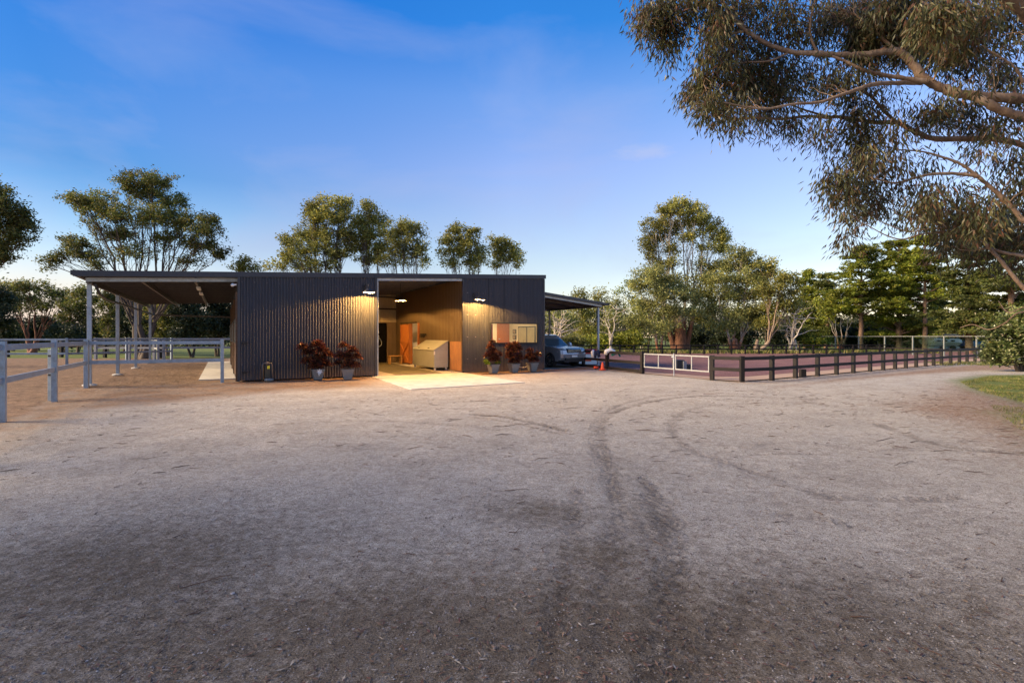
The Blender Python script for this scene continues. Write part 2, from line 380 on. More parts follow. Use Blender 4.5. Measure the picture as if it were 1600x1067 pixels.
track = np.zeros_like(PX)
near = (PY < 30) & (np.abs(PX) < 24)
for pts, wd, st in TR:
    q = smooth(gp(*pts)); d = np.full(PX.shape, 9.); d[near] = pdist(q, PX[near], PY[near])
    track = np.maximum(track, st*np.exp(-(d/wd)**4)*(.55+.9*vn(PX, PY, .35, 31)))
damp_shade = np.zeros_like(PX)  # damp patches; the widest ellipses paint foreground shade into the ground colour
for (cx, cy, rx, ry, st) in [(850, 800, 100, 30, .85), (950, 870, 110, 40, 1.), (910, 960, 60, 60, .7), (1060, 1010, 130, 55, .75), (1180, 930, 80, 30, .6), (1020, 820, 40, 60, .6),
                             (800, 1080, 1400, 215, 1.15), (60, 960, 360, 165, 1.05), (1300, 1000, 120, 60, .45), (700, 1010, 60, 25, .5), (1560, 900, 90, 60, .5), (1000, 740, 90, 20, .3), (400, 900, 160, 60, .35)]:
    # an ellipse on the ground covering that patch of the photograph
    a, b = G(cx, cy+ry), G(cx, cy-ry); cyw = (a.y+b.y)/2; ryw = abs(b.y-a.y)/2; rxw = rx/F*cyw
    damp_shade = np.maximum(damp_shade, st*np.exp(-(((PX-G(cx, cy).x)/rxw)**2+((PY-cyw)/ryw)**2)))
z = (vn(PX, PY, 3.1, 1)-.5)*.05+(vn(PX, PY, .8, 2)-.5)*.018+(vn(PX, PY, .3, 3)-.5)*.010
z = z*np.clip((PY-1)/3, .3, 1)*(PY < 60)
z -= .022*track; z += .010*np.exp(-((track-.3)/.12)**2)
lb = (PX-A0.x)*CU+(PY-A0.y)*SU; vb = -(PX-A0.x)*SU+(PY-A0.y)*CU       # building coordinates
flat_ = np.clip(np.minimum.reduce([lb+2.5, 18.5-lb, vb+7, 21-vb])/.6, 0, 1)
z = z*(1-flat_)-.006*flat_
inar = np.clip(np.minimum.reduce([lb-16.3, vb+9.5]), 0, 1); z = z*(1-inar)-.02*inar
z -= .02
gy_n, gx_n = GX.shape
i, j = np.meshgrid(np.arange(gy_n-1), np.arange(gx_n-1), indexing='ij')
Q = np.stack([i*gx_n+j, i*gx_n+j+1, (i+1)*gx_n+j+1, (i+1)*gx_n+j], -1).reshape(-1, 4)
me = np_mesh('ground', np.stack([PX, PY, z], 1), Q, True)
for nm, arr in (('dirt', dirt), ('grass', grass), ('damp_shade', damp_shade), ('track', track), ('litter', litter)):
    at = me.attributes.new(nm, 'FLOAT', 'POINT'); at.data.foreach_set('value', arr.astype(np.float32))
m, nt = nodes('crushed_granite')
out = N(nt, 'ShaderNodeOutputMaterial'); b = N(nt, 'ShaderNodeBsdfPrincipled', Roughness=.92); b.inputs['Specular IOR Level'].default_value = .25
tc = N(nt, 'ShaderNodeTexCoord')
def nz_(sc, det=6, ro=.6, st=None):
    n = N(nt, 'ShaderNodeTexNoise', Scale=sc, Detail=det, Roughness=ro)
    if st:
        mp = N(nt, 'ShaderNodeMapping'); mp.inputs['Scale'].default_value = st; L(nt, tc, 'Object', mp, 0); L(nt, mp, 0, n, 'Vector')
    else: L(nt, tc, 'Object', n, 'Vector')
    return n
def at_(nm): a = N(nt, 'ShaderNodeAttribute'); a.attribute_name = nm; return a
def thr(attr, noise, k=.9, lo=.35, hi=.75, off=-.45):       # attribute broken up by noise
    a = N(nt, 'ShaderNodeMath', operation='MULTIPLY_ADD'); L(nt, noise, 0, a, 0); a.inputs[1].default_value = k; L(nt, attr, 2, a, 2)
    a2 = N(nt, 'ShaderNodeMath', operation='ADD'); L(nt, a, 0, a2, 0); a2.inputs[1].default_value = off
    r = ramp(nt, [(lo, 0), (hi, 1)]); L(nt, a2, 0, r, 0); return (r, 0)
fine, mid, big, spk = nz_(95, 4, .75), nz_(14, 6, .65), nz_(1.1, 7, .62), nz_(260, 2, .6)
g1 = ramp(nt, [(.30, (.15, .13, .107)), (.44, (.415, .382, .320)), (.56, (.595, .553, .470)), (.74, (.86, .805, .71))]); L(nt, fine, 0, g1, 0)
s1 = ramp(nt, [(.36, .62), (.55, 1.0), (.7, 1.28)]); L(nt, spk, 0, s1, 0)
m1 = ramp(nt, [(.3, .88), (.7, 1.10)]); L(nt, mid, 0, m1, 0)
b1 = ramp(nt, [(.3, (.80, .78, .77)), (.7, (1.10, 1.09, 1.09))]); L(nt, big, 0, b1, 0)
col = mix(nt, 1., (g1, 0), (s1, 0), 'MULTIPLY'); col = mix(nt, 1., col, (m1, 0), 'MULTIPLY'); col = mix(nt, 1., col, (b1, 0), 'MULTIPLY')
sp1 = nz_(52, 3, .7); sr1 = ramp(nt, [(.56, (1, 1, 1)), (.64, (.45, .40, .37))]); L(nt, sp1, 0, sr1, 0); col = mix(nt, 1., col, (sr1, 0), 'MULTIPLY')
sp2 = nz_(58, 3, .7); sr2 = ramp(nt, [(.60, (1, 1, 1)), (.67, (1.45, 1.45, 1.42))]); L(nt, sp2, 0, sr2, 0); col = mix(nt, 1., col, (sr2, 0), 'MULTIPLY')
sp3 = nz_(7, 6, .8); sr3 = ramp(nt, [(.38, (.86, .83, .81)), (.56, (1.05, 1.05, 1.05))]); L(nt, sp3, 0, sr3, 0); col = mix(nt, 1., col, (sr3, 0), 'MULTIPLY')
dn = nz_(13, 9, .86); dcol = ramp(nt, [(.3, (.06, .036, .022)), (.5, (.20, .125, .075)), (.72, (.42, .29, .19))]); L(nt, dn, 0, dcol, 0)
dbig = nz_(2.2, 8, .75); db = ramp(nt, [(.35, .55), (.65, 1.35)]); L(nt, dbig, 0, db, 0); dcol = mix(nt, 1., (dcol, 0), (db, 0), 'MULTIPLY')
col = mix(nt, thr(at_('dirt'), big, 1.0, .2, .75), col, dcol)
lit = nz_(20, 8, .88, (1, .8, 1)); lcol = ramp(nt, [(.3, (.06, .03, .018)), (.5, (.20, .11, .06)), (.7, (.42, .27, .16))]); L(nt, lit, 0, lcol, 0)
col = mix(nt, thr(at_('litter'), nz_(11, 9, .85), 3.4, .2, 1.0, -1.75), col, (lcol, 0))
gn = nz_(9, 9, .8); gcol = ramp(nt, [(.3, (.06, .055, .022)), (.5, (.10, .140, .026)), (.7, (.24, .22, .06))]); L(nt, gn, 0, gcol, 0)
col = mix(nt, thr(at_('grass'), mid, 1.2, .25, .7, -.6), col, (gcol, 0))
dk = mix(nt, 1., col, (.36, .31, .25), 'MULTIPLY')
dp = N(nt, 'ShaderNodeMath', operation='MULTIPLY'); q = thr(at_('damp_shade'), nz_(12, 10, .82), 3.2, .0, .95, -1.75); L(nt, q[0], 0, dp, 0); dp.inputs[1].default_value = .95
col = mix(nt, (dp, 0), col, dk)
tk = mix(nt, 1., col, (.50, .47, .45), 'MULTIPLY'); tm = thr(at_('track'), nz_(11, 9, .82), 2.8, .0, 1.0, -1.5)
tmm = N(nt, 'ShaderNodeMath', operation='MULTIPLY'); L(nt, tm[0], 0, tmm, 0); tmm.inputs[1].default_value = .85; col = mix(nt, (tmm, 0), col, tk)
nt.links.new(col[0].outputs[col[1]], b.inputs['Base Color'])
hs = N(nt, 'ShaderNodeMath', operation='MULTIPLY_ADD'); L(nt, mid, 0, hs, 0); hs.inputs[1].default_value = .9; L(nt, fine, 0, hs, 2)
vo = N(nt, 'ShaderNodeTexVoronoi', Scale=16); L(nt, tc, 'Object', vo, 'Vector'); ta = at_('track'); t1 = N(nt, 'ShaderNodeMath', operation='MULTIPLY'); L(nt, vo, 0, t1, 0); L(nt, ta, 2, t1, 1)
t2 = N(nt, 'ShaderNodeMath', operation='MULTIPLY_ADD'); L(nt, t1, 0, t2, 0); t2.inputs[1].default_value = 1.9; L(nt, hs, 0, t2, 2); hs = t2
bp = N(nt, 'ShaderNodeBump', Strength=1., Distance=.02); L(nt, hs, 0, bp, 'Height'); L(nt, bp, 0, b, 'Normal'); L(nt, b, 0, out, 0)
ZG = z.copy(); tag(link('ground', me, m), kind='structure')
# arena surface of dark red rubber and its pale sand rim
def sheet(name, pts, z, mat, th=None):
    n = len(pts); mb = MB()
    if th is None: mb.add([(p[0], p[1], z) for p in pts], [tuple(range(n))])
    else: mb.add([(p[0], p[1], z-th) for p in pts]+[(p[0], p[1], z) for p in pts], [tuple(range(n, 2*n))]+[(i, (i+1) % n, n+(i+1) % n, n+i) for i in range(n)])
    return tag(mb.build(name, mat), kind='structure')
m, nt = nodes('arena_rubber')
out = N(nt, 'ShaderNodeOutputMaterial'); b = N(nt, 'ShaderNodeBsdfPrincipled', Roughness=.95)
tc = N(nt, 'ShaderNodeTexCoord'); n1 = nz_(40, 5, .8); n2 = nz_(1.2, 6, .7, (1, 2.4, 1))
r = ramp(nt, [(.3, (.04, .020, .020)), (.5, (.17, .070, .066)), (.72, (.36, .20, .17))]); L(nt, n1, 0, r, 0)
r2 = ramp(nt, [(.3, .6), (.7, 1.3)]); L(nt, n2, 0, r2, 0); q = mix(nt, 1., (r, 0), (r2, 0), 'MULTIPLY')
n3 = nz_(.5, 6, .7, (1, 2, 1)); r3 = ramp(nt, [(.56, 0), (.66, .55)]); L(nt, n3, 0, r3, 0); q = mix(nt, (r3, 0), q, (.36, .23, .17))
nt.links.new(q[0].outputs[2], b.inputs[0]); bp = N(nt, 'ShaderNodeBump', Strength=.8, Distance=.03); L(nt, n1, 0, bp, 'Height'); L(nt, bp, 0, b, 'Normal'); L(nt, b, 0, out, 0)
M_RUB = m
M_SAND = plain('arena_rim_sand', (.36, .25, .18), .95, var=.35, scale=14, bump=.5)
CN = (8.52, 18.44); DIR = Vector((.835, .55)).normalized()
e1 = (CN[0]+DIR.x*50, CN[1]+DIR.y*50)
far = [(5.89-.5035*31, 22.5+.864*31), (5.89-.5035*31+60, 22.5+.864*31+6)]
sheet('arena_rim', [(5.6, 23.0), (7.7, 19.16), CN, e1, far[1], far[0]], .004, M_SAND)
ins = [(6.2, 23.6), (8.3, 20.6), (9.6, 20.5), (CN[0]+DIR.x*49+-.6, CN[1]+DIR.y*49+1.4), (far[1][0], far[1][1]-1), (far[0][0]+.8, far[0][1]-1)]
sheet('arena_surface', ins, .012, M_RUB)

# ---------------------------------------------------------------- stable building (local frame: u right along the front, v back, z up)
def corr(name, axis, a, b, z0, z1f, fixed, mat, parent, pitch=.09, amp=.011, seg=8, holes=None):
    """corrugated sheet along u (axis 0) or v (axis 1); z1f(t) gives the top; holes: (t0,t1,za,zb)"""
    n = int((b-a)/pitch*seg); ts = sorted(set([a+(b-a)*i/n for i in range(n+1)]+([holes[0], holes[1]] if holes else [])))
    V = []; Fc = []
    def pt(t, zz):
        w_ = fixed+amp*math.sin(2*math.pi*t/pitch)
        return (t, w_, zz) if axis == 0 else (w_, t, zz)
    mb = MB()
    def strip(tt, fa, fb):
        k = [pt(t, fa(t)) for t in tt]+[pt(t, fb(t)) for t in tt]; m_ = len(tt)
        mb.add(k, [(i, i+1, m_+i+1, m_+i) for i in range(m_-1)])
    lo = lambda t: z0
    if holes:
        h0, h1, za, zb = holes
        strip([t for t in ts if t <= h0+1e-6], lo, z1f); strip([t for t in ts if t >= h1-1e-6], lo, z1f)
        md = [t for t in ts if h0-1e-6 <= t <= h1+1e-6]; strip(md, lo, lambda t: za); strip(md, lambda t: zb, z1f)
    else: strip(ts, lo, z1f)
    return mb.build(name, mat, parent, smooth=True)
M_WALL = plain('dark_corrugated_steel', (.045, .049, .062), .62, .1, var=.3, scale=2.5, stretch=(5, 5, .5), spec=.3, grime=.25)
nt = M_WALL.node_tree                       # screw rows, sheet laps and dust splashed up the foot of the sheets
b = [n for n in nt.nodes if n.type == 'BSDF_PRINCIPLED'][0]; src = b.inputs['Base Color'].links[0].from_socket
tc = N(nt, 'ShaderNodeTexCoord'); sx = N(nt, 'ShaderNodeSeparateXYZ'); L(nt, tc, 'Object', sx, 0)
uv = N(nt, 'ShaderNodeMath', operation='ADD'); L(nt, sx, 0, uv, 0); L(nt, sx, 1, uv, 1)
def near_(sock, period, centre, width):
    a = N(nt, 'ShaderNodeMath', operation='MODULO'); nt.links.new(sock, a.inputs[0]); a.inputs[1].default_value = period
    c = N(nt, 'ShaderNodeMath', operation='COMPARE'); nt.links.new(a.outputs[0], c.inputs[0]); c.inputs[1].default_value = centre; c.inputs[2].default_value = width; return c
a1 = near_(uv.outputs[0], .416, .12, .016); a2 = near_(sx.outputs[2], 1.02, .62, .016)
a3 = N(nt, 'ShaderNodeMath', operation='MULTIPLY'); L(nt, a1, 0, a3, 0); L(nt, a2, 0, a3, 1)
nd = N(nt, 'ShaderNodeTexNoise', Scale=5, Detail=8, Roughness=.75); L(nt, tc, 'Object', nd, 0)
z2 = N(nt, 'ShaderNodeMath', operation='MULTIPLY_ADD'); L(nt, nd, 0, z2, 0); z2.inputs[1].default_value = -.75; L(nt, sx, 2, z2, 2)
dm = N(nt, 'ShaderNodeMapRange'); dm.inputs[1].default_value = .08; dm.inputs[2].default_value = -.35; dm.inputs[4].default_value = .4; L(nt, z2, 0, dm, 0)
lap = near_(uv.outputs[0], .832, .4, .012)
lf = N(nt, 'ShaderNodeMath', operation='MULTIPLY'); L(nt, lap, 0, lf, 0); lf.inputs[1].default_value = .6
nt.links.remove(b.inputs['Base Color'].links[0])
class S_: pass
mx = nt.nodes.new('ShaderNodeMix'); mx.data_type = 'RGBA'; L(nt, lf, 0, mx, 0); nt.links.new(src, mx.inputs[6]); mx.inputs[7].default_value = (.012, .013, .016, 1)
q = mix(nt, (dm, 0), (mx, 2), (.20, .14, .10)); q = mix(nt, (a3, 0), q, (.20, .19, .19)); nt.links.new(q[0].outputs[2], b.inputs['Base Color'])
M_TRIM = plain('dark_steel_trim', (.045, .047, .058), .4, .4, var=.2, scale=5)
M_ROOFU = plain('roof_sheet_underside', (.075, .064, .060), .5, .3, var=.3, scale=1.5, stretch=(1, 6, 1))
M_GALV = plain('galvanised_steel', (.36, .41, .46), .5, .25, var=.2, scale=9, bump=.1, grime=.5)
M_STEELD = plain('weathered_purlin_steel', (.115, .10, .092), .5, .5, var=.3, scale=8)
M_CONC = plain('concrete', (.52, .49, .44), .85, var=.18, scale=3, bump=.3, bscale=80, grime=.4)
M_CONCI = plain('shed_floor_concrete', (.40, .36, .30), .8, var=.2, scale=3, bump=.3, grime=.35)
M_MAT = plain('worn_rubber_matting', (.10, .088, .055), .8, var=.45, scale=5, bump=.5, stretch=(1, .4, 1))
M_WOOD = plain('orange_stained_timber', (.42, .155, .045), .5, var=.4, scale=5, stretch=(7, 7, .6), bump=.1)
M_PLY = plain('worn_plywood', (.34, .17, .075), .6, var=.4, scale=4, stretch=(5, 5, .7), grime=.4)
M_BROWN = plain('weathered_brown_boards', (.15, .085, .05), .8, var=.5, scale=6, stretch=(1, 1, 8), bump=.4, grime=.6)
M_BLACK = plain('black_rubber_panel', (.004, .004, .005), .9, var=.3, spec=.08)
M_CREAM = plain('cream_painted_wall', (.78, .68, .50), .7, var=.05)
M_WHITE = plain('white_enamel', (.75, .74, .70), .4, var=.06)
M_INLIN = plain('interior_steel_lining', (.17, .125, .08), .42, .45, var=.3, scale=2, stretch=(4, 4, .5), grime=.2)
M_PALE = plain('pale_steel_cladding', (.42, .36, .24), .5, .2, var=.15, scale=4, stretch=(4, 4, 1))
M_DKP = plain('black_painted_steel', (.02, .02, .022), .45, .3)
M_BROWNF = plain('black_treated_timber', (.009, .006, .0055), .75, var=.5, scale=9, stretch=(1, 1, 1), bump=.4)
M_GLASS, nt = nodes('window_glass')
o_ = N(nt, 'ShaderNodeOutputMaterial'); g_ = N(nt, 'ShaderNodeBsdfGlossy', Roughness=.02); t_ = N(nt, 'ShaderNodeBsdfTransparent'); fr = N(nt, 'ShaderNodeFresnel', IOR=1.45)
x_ = N(nt, 'ShaderNodeMixShader'); t_.inputs[0].default_value = (.93, .96, .95, 1); g_.inputs[0].default_value = (1, 1, 1, 1); L(nt, fr, 0, x_, 0); L(nt, t_, 0, x_, 1); L(nt, g_, 0, x_, 2); L(nt, x_, 0, o_, 0)
RZ = lambda u: 4.03+.0536*u                       # skillion roof height (top of the fascia)
D0 = 17.2
bld = empty('stable_building', 'long dark corrugated steel stable with a skillion roof and lit open breezeway', 'stable', A0, ROT)
top = lambda t: RZ(t)-.15
corr('front_wall', 0, 0, 5.07, .03, top, 0, M_WALL, bld, .104, .019)['label'] = 'left front wall of bold dark corrugated sheet'
WU0, WU1, WZ0, WZ1 = 10.51, 13.10, 1.365, 2.27
corr('front_wall', 0, 9.05, 13.53, .03, top, 0, M_WALL, bld, .084, .0145, holes=(WU0, WU1, WZ0, WZ1))['label'] = 'right front wall of finer dark sheet round the lit window'
corr('side_wall', 1, 0, D0, 1.42, lambda t: RZ(0)-.3, 0, M_WALL, bld, .1, .011, 4)
corr('side_wall', 1, 0, D0, .03, lambda t: RZ(13.53)-.3, 13.53, M_WALL, bld, .1, .011, 4)
MB().box(-.05, D0+.02, 0, 13.55, D0+.08, 3.7).build('back_wall', M_WALL, bld)
# roof: top sheet with pan ribs, underside, fascia
mb = MB()
def slab(mb, u0, u1, v0, v1, f, th):
    vs = [(u0, v0, f(u0)-th), (u1, v0, f(u1)-th), (u1, v1, f(u1)-th), (u0, v1, f(u0)-th), (u0, v0, f(u0)), (u1, v0, f(u1)), (u1, v1, f(u1)), (u0, v1, f(u0))]
    return mb.add(vs, [(3, 2, 1, 0), (4, 5, 6, 7), (0, 1, 5, 4), (1, 2, 6, 5), (2, 3, 7, 6), (3, 0, 4, 7)])
rf = slab(MB(), -4.62, 13.6, .02, D0+.3, lambda u: RZ(u)-.03, .03).build('roof', M_ROOFU, bld)
for (u0, u1) in ((-4.66, 0.0), (0.0, 13.62)):
    mb = MB(); slab(mb, u0, u1, -.045, .012, lambda u: RZ(u)+.004*(u0 == 0), .19); mb.build('fascia', M_TRIM, rf)
mb = MB(); mb.bar((-4.66, -.04, RZ(-4.66)-.07), (-4.66, D0+.3, RZ(-4.66)-.07), .13, .15); mb.build('gutter', M_TRIM, rf)
# corner trims
for (a_, b_, c_) in ((-.035, .05, 0), (5.01, 5.1, 5), (9.03, 9.09, 9), (13.49, 13.56, 13.4)): MB().box(a_, -.03, .0, b_, .065, RZ(c_)-.19).build('corner_trim', M_TRIM, bld)
# purlins (along u) and rafters (along v) under the whole roof
for v in np.arange(.35, D0, 1.15):
    mb = MB(); mb.bar((-4.5, v, RZ(-4.5)-.13), (0, v, RZ(0)-.13), .05, .10); mb.build('purlin', M_STEELD, bld)
for v in np.arange(.45, 10.2, .95):
    mb = MB(); mb.bar((5.08, v, RZ(5.08)-.14), (9.0, v, RZ(9.0)-.14), .06, .15); mb.build('purlin', M_STEELD, bld)
for u in (-2.9, -1.35):
    mb = MB(); mb.bar((u, .3, RZ(u)-.27), (u, D0, RZ(u)-.27), .08, .17); mb.build('rafter', M_STEELD, bld)
mb = MB(); mb.bar((-4.4, .3, RZ(-4.4)-.27), (-.03, .3, RZ(0)-.27), .07, .13); mb.build('front_beam', M_GALV, bld)
mb = MB(); mb.bar((-4.36, .3, RZ(-4.36)-.31), (-4.36, D0, RZ(-4.36)-.31), .08, .16); mb.build('eave_beam', M_STEELD, bld)
mb = MB(); mb.bar((-4.36, D0, 3.0), (-.03, D0, 2.95), .07, .09); mb.build('back_rail', M_STEELD, bld)
mb = MB(); mb.tube([B_ for B_ in [(-4.2, .45, 3.42), (-4.15, .9, 3.12), (-4.15, 2, 3.0), (-4.15, 16.8, 3.0)]], .045, 8); mb.build('downpipe', M_TRIM, bld, smooth=True)
mb = MB(); mb.bar((5.1, .06, RZ(5.1)-.25), (9.03, .06, RZ(9)-.25), .05, .10); mb.build('opening_lintel', M_GALV, bld)
for v in (.6, 5.84, 11.03, 16.9):
    zt = RZ(-4.36)-.36 if v > 1 else RZ(-4.36)-.34
    mb = MB(); mb.box(-4.42, v-.06, .05, -4.30, v+.06, zt); p = mb.build('veranda_post', M_GALV, bld, bevel=.006)
    mb = MB(); mb.lathe([(0, .012), (.2, .012), (.2, .05), (.12, .075), (0, .075)], 16, Matrix.Translation((-4.36, v, 0))); mb.build('footing', M_CONC, p)
for u, v in ((-1.33, 2.6), (-1.33, 5.4)):
    mb = MB(); mb.box(u-.07, v-.55, RZ(u)-.42, u+.07, v+.55, RZ(u)-.36); mb.build('batten_light', M_WHITE, bld)
# stall fronts along the side wall under the veranda
for k in range(4):
    v0 = .12+k*4.25
    mb = MB()
    for r_ in range(8): mb.box(-.05-.004*(r_ % 2), v0, .05+r_*.17, -.02, v0+4.1, .05+r_*.17+.158)
    st = mb.build('stall_front', M_BROWN, bld)
    mb = MB()
    for q in np.arange(.3, 4.0, .14): mb.tube([(-.06, v0+q, 1.42), (-.06, v0+q, 2.3)], .009, 5)
    mb.box(-.09, v0, 1.40, -.03, v0+4.1, 1.46).box(-.09, v0, 2.28, -.03, v0+4.1, 2.34); mb.build('grille', M_DKP, st)
    mb = MB(); mb.box(-.10, v0-.06, 0, 0, v0+.05, 3.3); mb.build('stall_post', M_BROWN, bld)
# carport on the right
CZ = lambda u: 3.90-.1*(u-13.57)
cp = slab(MB(), 13.57, 17.72, .02, 5.6, lambda u: CZ(u)-.02, .03).build('carport_roof', M_ROOFU, bld)
mb = MB(); slab(mb, 13.57, 17.76, -.04, .012, CZ, .13); mb.bar((17.74, -.04, CZ(17.74)-.06), (17.74, 5.62, CZ(17.74)-.06), .12, .13); mb.build('fascia', M_TRIM, cp)
mb = MB(); mb.bar((13.57, .12, CZ(13.57)-.19), (17.4, .12, CZ(17.4)-.19), .06, .11); mb.build('front_beam', M_GALV, cp)
for v in (1.6, 3.2, 4.9):
    mb = MB(); mb.bar((13.57, v, CZ(13.57)-.15), (17.5, v, CZ(17.5)-.15), .07, .16); mb.build('purlin', M_STEELD, cp)
mb = MB(); mb.bar((17.3, .1, CZ(17.3)-.2), (17.3, 5.5, CZ(17.3)-.2), .07, .14); mb.build('eave_beam', M_STEELD, cp)
for v, mt in ((.3, M_GALV), (5.0, M_STEELD)):
    mb = MB(); mb.box(17.25, v-.05, 0, 17.35, v+.05, CZ(17.3)-.27); mb.build('carport_post', mt, bld, bevel=.005)
# breezeway interior
corr('breezeway_wall', 1, .02, 6.0, .06, lambda t: RZ(9.05)-.2, 9.08, M_INLIN, bld, .19, .006, 8)
corr('breezeway_wall', 1, 7.45, 10.2, .06, lambda t: RZ(9.05)-.2, 9.08, M_INLIN, bld, .19, .006, 8)
corr('breezeway_wall', 1, 6.0, 7.45, 2.42, lambda t: RZ(9.05)-.2, 9.08, M_INLIN, bld, .19, .006, 8)
MB().box(9.10, .05, .02, 9.14, 6.0, 4.1).box(9.10, 7.45, .02, 9.14, 10.2, 4.1).box(9.10, 6.0, 2.42, 9.14, 7.45, 4.1).build('room_lining', M_CREAM, bld)
MB().box(5.06, .07, .03, 5.10, 10.2, 3.9).build('breezeway_wall', M_INLIN, bld)
MB().box(5.10, .05, 0, 5.17, .14, RZ(5.1)-.3).build('door_jamb', M_GALV, bld)
corr('back_cladding', 0, 5.1, 9.06, 2.56, lambda t: 4.5, 10.2, M_PALE, bld, .12, .008, 6)
MB().box(5.1, 10.12, 3.35, 9.05, 10.18, 3.43).box(5.1, 10.12, 4.10, 9.05, 10.18, 4.16).build('girt', M_DKP, bld)
MB().box(5.1, 10.15, 2.5, 9.05, 10.21, 2.57).box(5.1, 10.13, 0.03, 5.62, 10.2, 2.5).box(8.45, 10.13, .03, 9.05, 10.2, 2.5).build('doorway_frame', M_INLIN, bld)
MB().box(5.1, 13.0, .0, 9.06, 13.1, 4.2).box(5.0, 10.25, 0, 5.1, 13, 4.2).box(9.0, 10.25, 0, 9.06, 13.0, 4.2).build('wash_bay_wall', M_BLACK, bld)
MB().box(5.62, 10.3, .03, 8.45, 10.34, 2.5).build('wash_bay_screen', M_BLACK, bld)
for r_ in range(1):
    sdz = MB(); sdz.box(8.96, 7.35, .10, 9.00, 8.95, 2.38)
    for q in range(9): sdz.box(8.945, 7.37+q*.176, .12, 8.962, 7.37+q*.176+.168, 2.36)
    sdo = sdz.build('sliding_door', M_WOOD, bld)
    MB().box(8.925, 7.35, 1.25, 8.948, 8.95, 1.38).box(8.925, 7.35, .10, 8.948, 8.95, .23).box(8.925, 7.35, 2.25, 8.948, 8.95, 2.38).box(8.925, 7.35, .23, 8.944, 7.47, 2.25).box(8.925, 8.83, .23, 8.944, 8.95, 2.25).build('door_frame', M_WOOD, sdo)
    mb = MB(); mb.bar((8.937, 7.45, .25), (8.937, 8.85, 1.23), .012, .1, (1, 0, 0)); mb.bar((8.935, 7.45, 1.23), (8.935, 8.85, .25), .1, .012); mb.build('cross_brace', M_WOOD, sdo)
    MB().box(8.92, 6.0, 2.44, 8.94, 9.0, 2.49).box(8.915, 7.6, 2.3, 8.93, 7.65, 2.5).box(8.915, 8.6, 2.3, 8.93, 8.65, 2.5).build('door_rail', M_DKP, sdo)
for v in (5.9, 7.34): MB().box(8.99, v, .04, 9.16, v+.105, 2.42).build('doorway_jamb', M_WOOD, bld)
MB().box(9.02, .12, .05, 9.055, 1.45, 1.42).build('kick_panel', M_PLY, bld)
MB().box(9.02, .02, .05, 9.056, .10, 3.9).build('opening_jamb', M_STEELD, bld)
# rooms behind the window and the doorway
MB().box(9.14, 3.0, .03, 13.45, 3.06, 3.2).box(13.44, .06, .03, 13.47, 10.2, 3.2).box(9.14, .03, .03, 13.44, .05, 1.36).box(9.14, .03, 2.275, 13.44, .05, 3.2).box(9.14, .03, 1.36, 10.5, .05, 2.275).box(13.11, .03, 1.36, 13.44, .05, 2.275).build('office_wall', M_CREAM, bld)
MB().box(9.14, .05, 2.75, 13.44, 3.0, 2.8).build('office_ceiling', M_CREAM, bld)
MB().box(9.14, 10.14, .03, 13.44, 10.2, 3.2).box(9.14, 3.07, 2.9, 13.44, 10.14, 2.95).build('tack_room_wall', M_CREAM, bld)
MB().box(9.14, .05, 0, 13.44, 10.2, .03).build('room_floor', M_CONCI, bld)
dr = MB().box(12.44, 2.94, .03, 13.2, 2.99, 2.40).build('office_door', plain('orange_timber_door', (.42, .11, .018), .6, var=.25, scale=5, stretch=(7, 7, .6)), bld)
MB().box(12.52, 2.90, 1.5, 12.6, 2.94, 1.55).build('handle', M_GALV, dr)
sw = MB().box(13.40, .62, 1.2, 13.43, 2.35, 2.2).build('sliding_window', M_DKP, bld)
MB().box(13.385, .68, 1.26, 13.40, 1.38, 2.14).box(13.385, 1.48, 1.26, 13.40, 2.28, 2.14).build('pane', plain('blind_behind_glass', (.32, .28, .17), .35, var=.2, scale=3), sw)
fw = MB().box(WU0-.05, -.045, WZ1, WU1+.05, .03, WZ1+.05).box(WU0-.05, -.05, WZ0-.05, WU1+.05, .03, WZ0).box(WU0-.05, -.045, WZ0, WU0, .03, WZ1).box(WU1, -.045, WZ0, WU1+.05, .03, WZ1).build('window_frame', M_DKP, bld)
MB().box(WU0, .0, WZ0, WU1, .006, WZ1).build('pane', M_GLASS, fw)
M_RED = plain('red_cloth', (.45, .02, .03), .8, var=.3)
def T(o, *a, **k): return tag(o, *a, **k)
# floors
sheet('breezeway_floor', [B(5.07, 0)[:2], B(9.08, 0)[:2], B(9.08, 10.5)[:2], B(5.07, 10.5)[:2]], .014, M_CONCI, .05)
sheet('concrete_apron', [B(4.62, -5.75)[:2], B(9.0, -5.5)[:2], B(9.07, -.01)[:2], B(4.85, -.01)[:2]], -.006, M_CONC, .05)
sheet('rubber_floor_strip', [B(5.9, .02)[:2], B(8.05, .02)[:2], B(8.5, 10.1)[:2], B(5.9, 10.1)[:2]], .020, M_MAT)
sheet('veranda_path', [B(-1.3, 1.5)[:2], B(-.06, 1.5)[:2], B(-.06, 17)[:2], B(-1.3, 17)[:2]], .012, M_CONC, .04)
# window pictures and curtain
for k, z in enumerate((1.62, 1.93)):
    p = empty('picture_frame', ('lower' if k == 0 else 'upper')+' of two small dark framed pictures seen through the lit office window', 'picture', B(13.40, 2.72, z), ROT, 'pictures on the office wall')
    MB().box(-.02, -.17, -.12, .02, .17, .12).build('frame', M_DKP, p)
    MB().box(-.028, -.12, -.085, -.021, .12, .085).build('print', plain('faded_print', (.35, .25, .16), .6, var=.7, scale=14), p)
mb = MB()
for q in range(7): mb.tube([(10.53+q*.022, .14+.02*(q % 2), 1.38), (10.53+q*.022, .15, 1.8), (10.53+q*.02, .14+.02*(q % 2), 2.26)], .016, 7)
o = mb.build('red_curtain', M_RED, None, smooth=True); o.location = A0; o.rotation_euler.z = ROT; tag(o, 'red curtain hanging at the left edge of the lit office window', 'curtain')
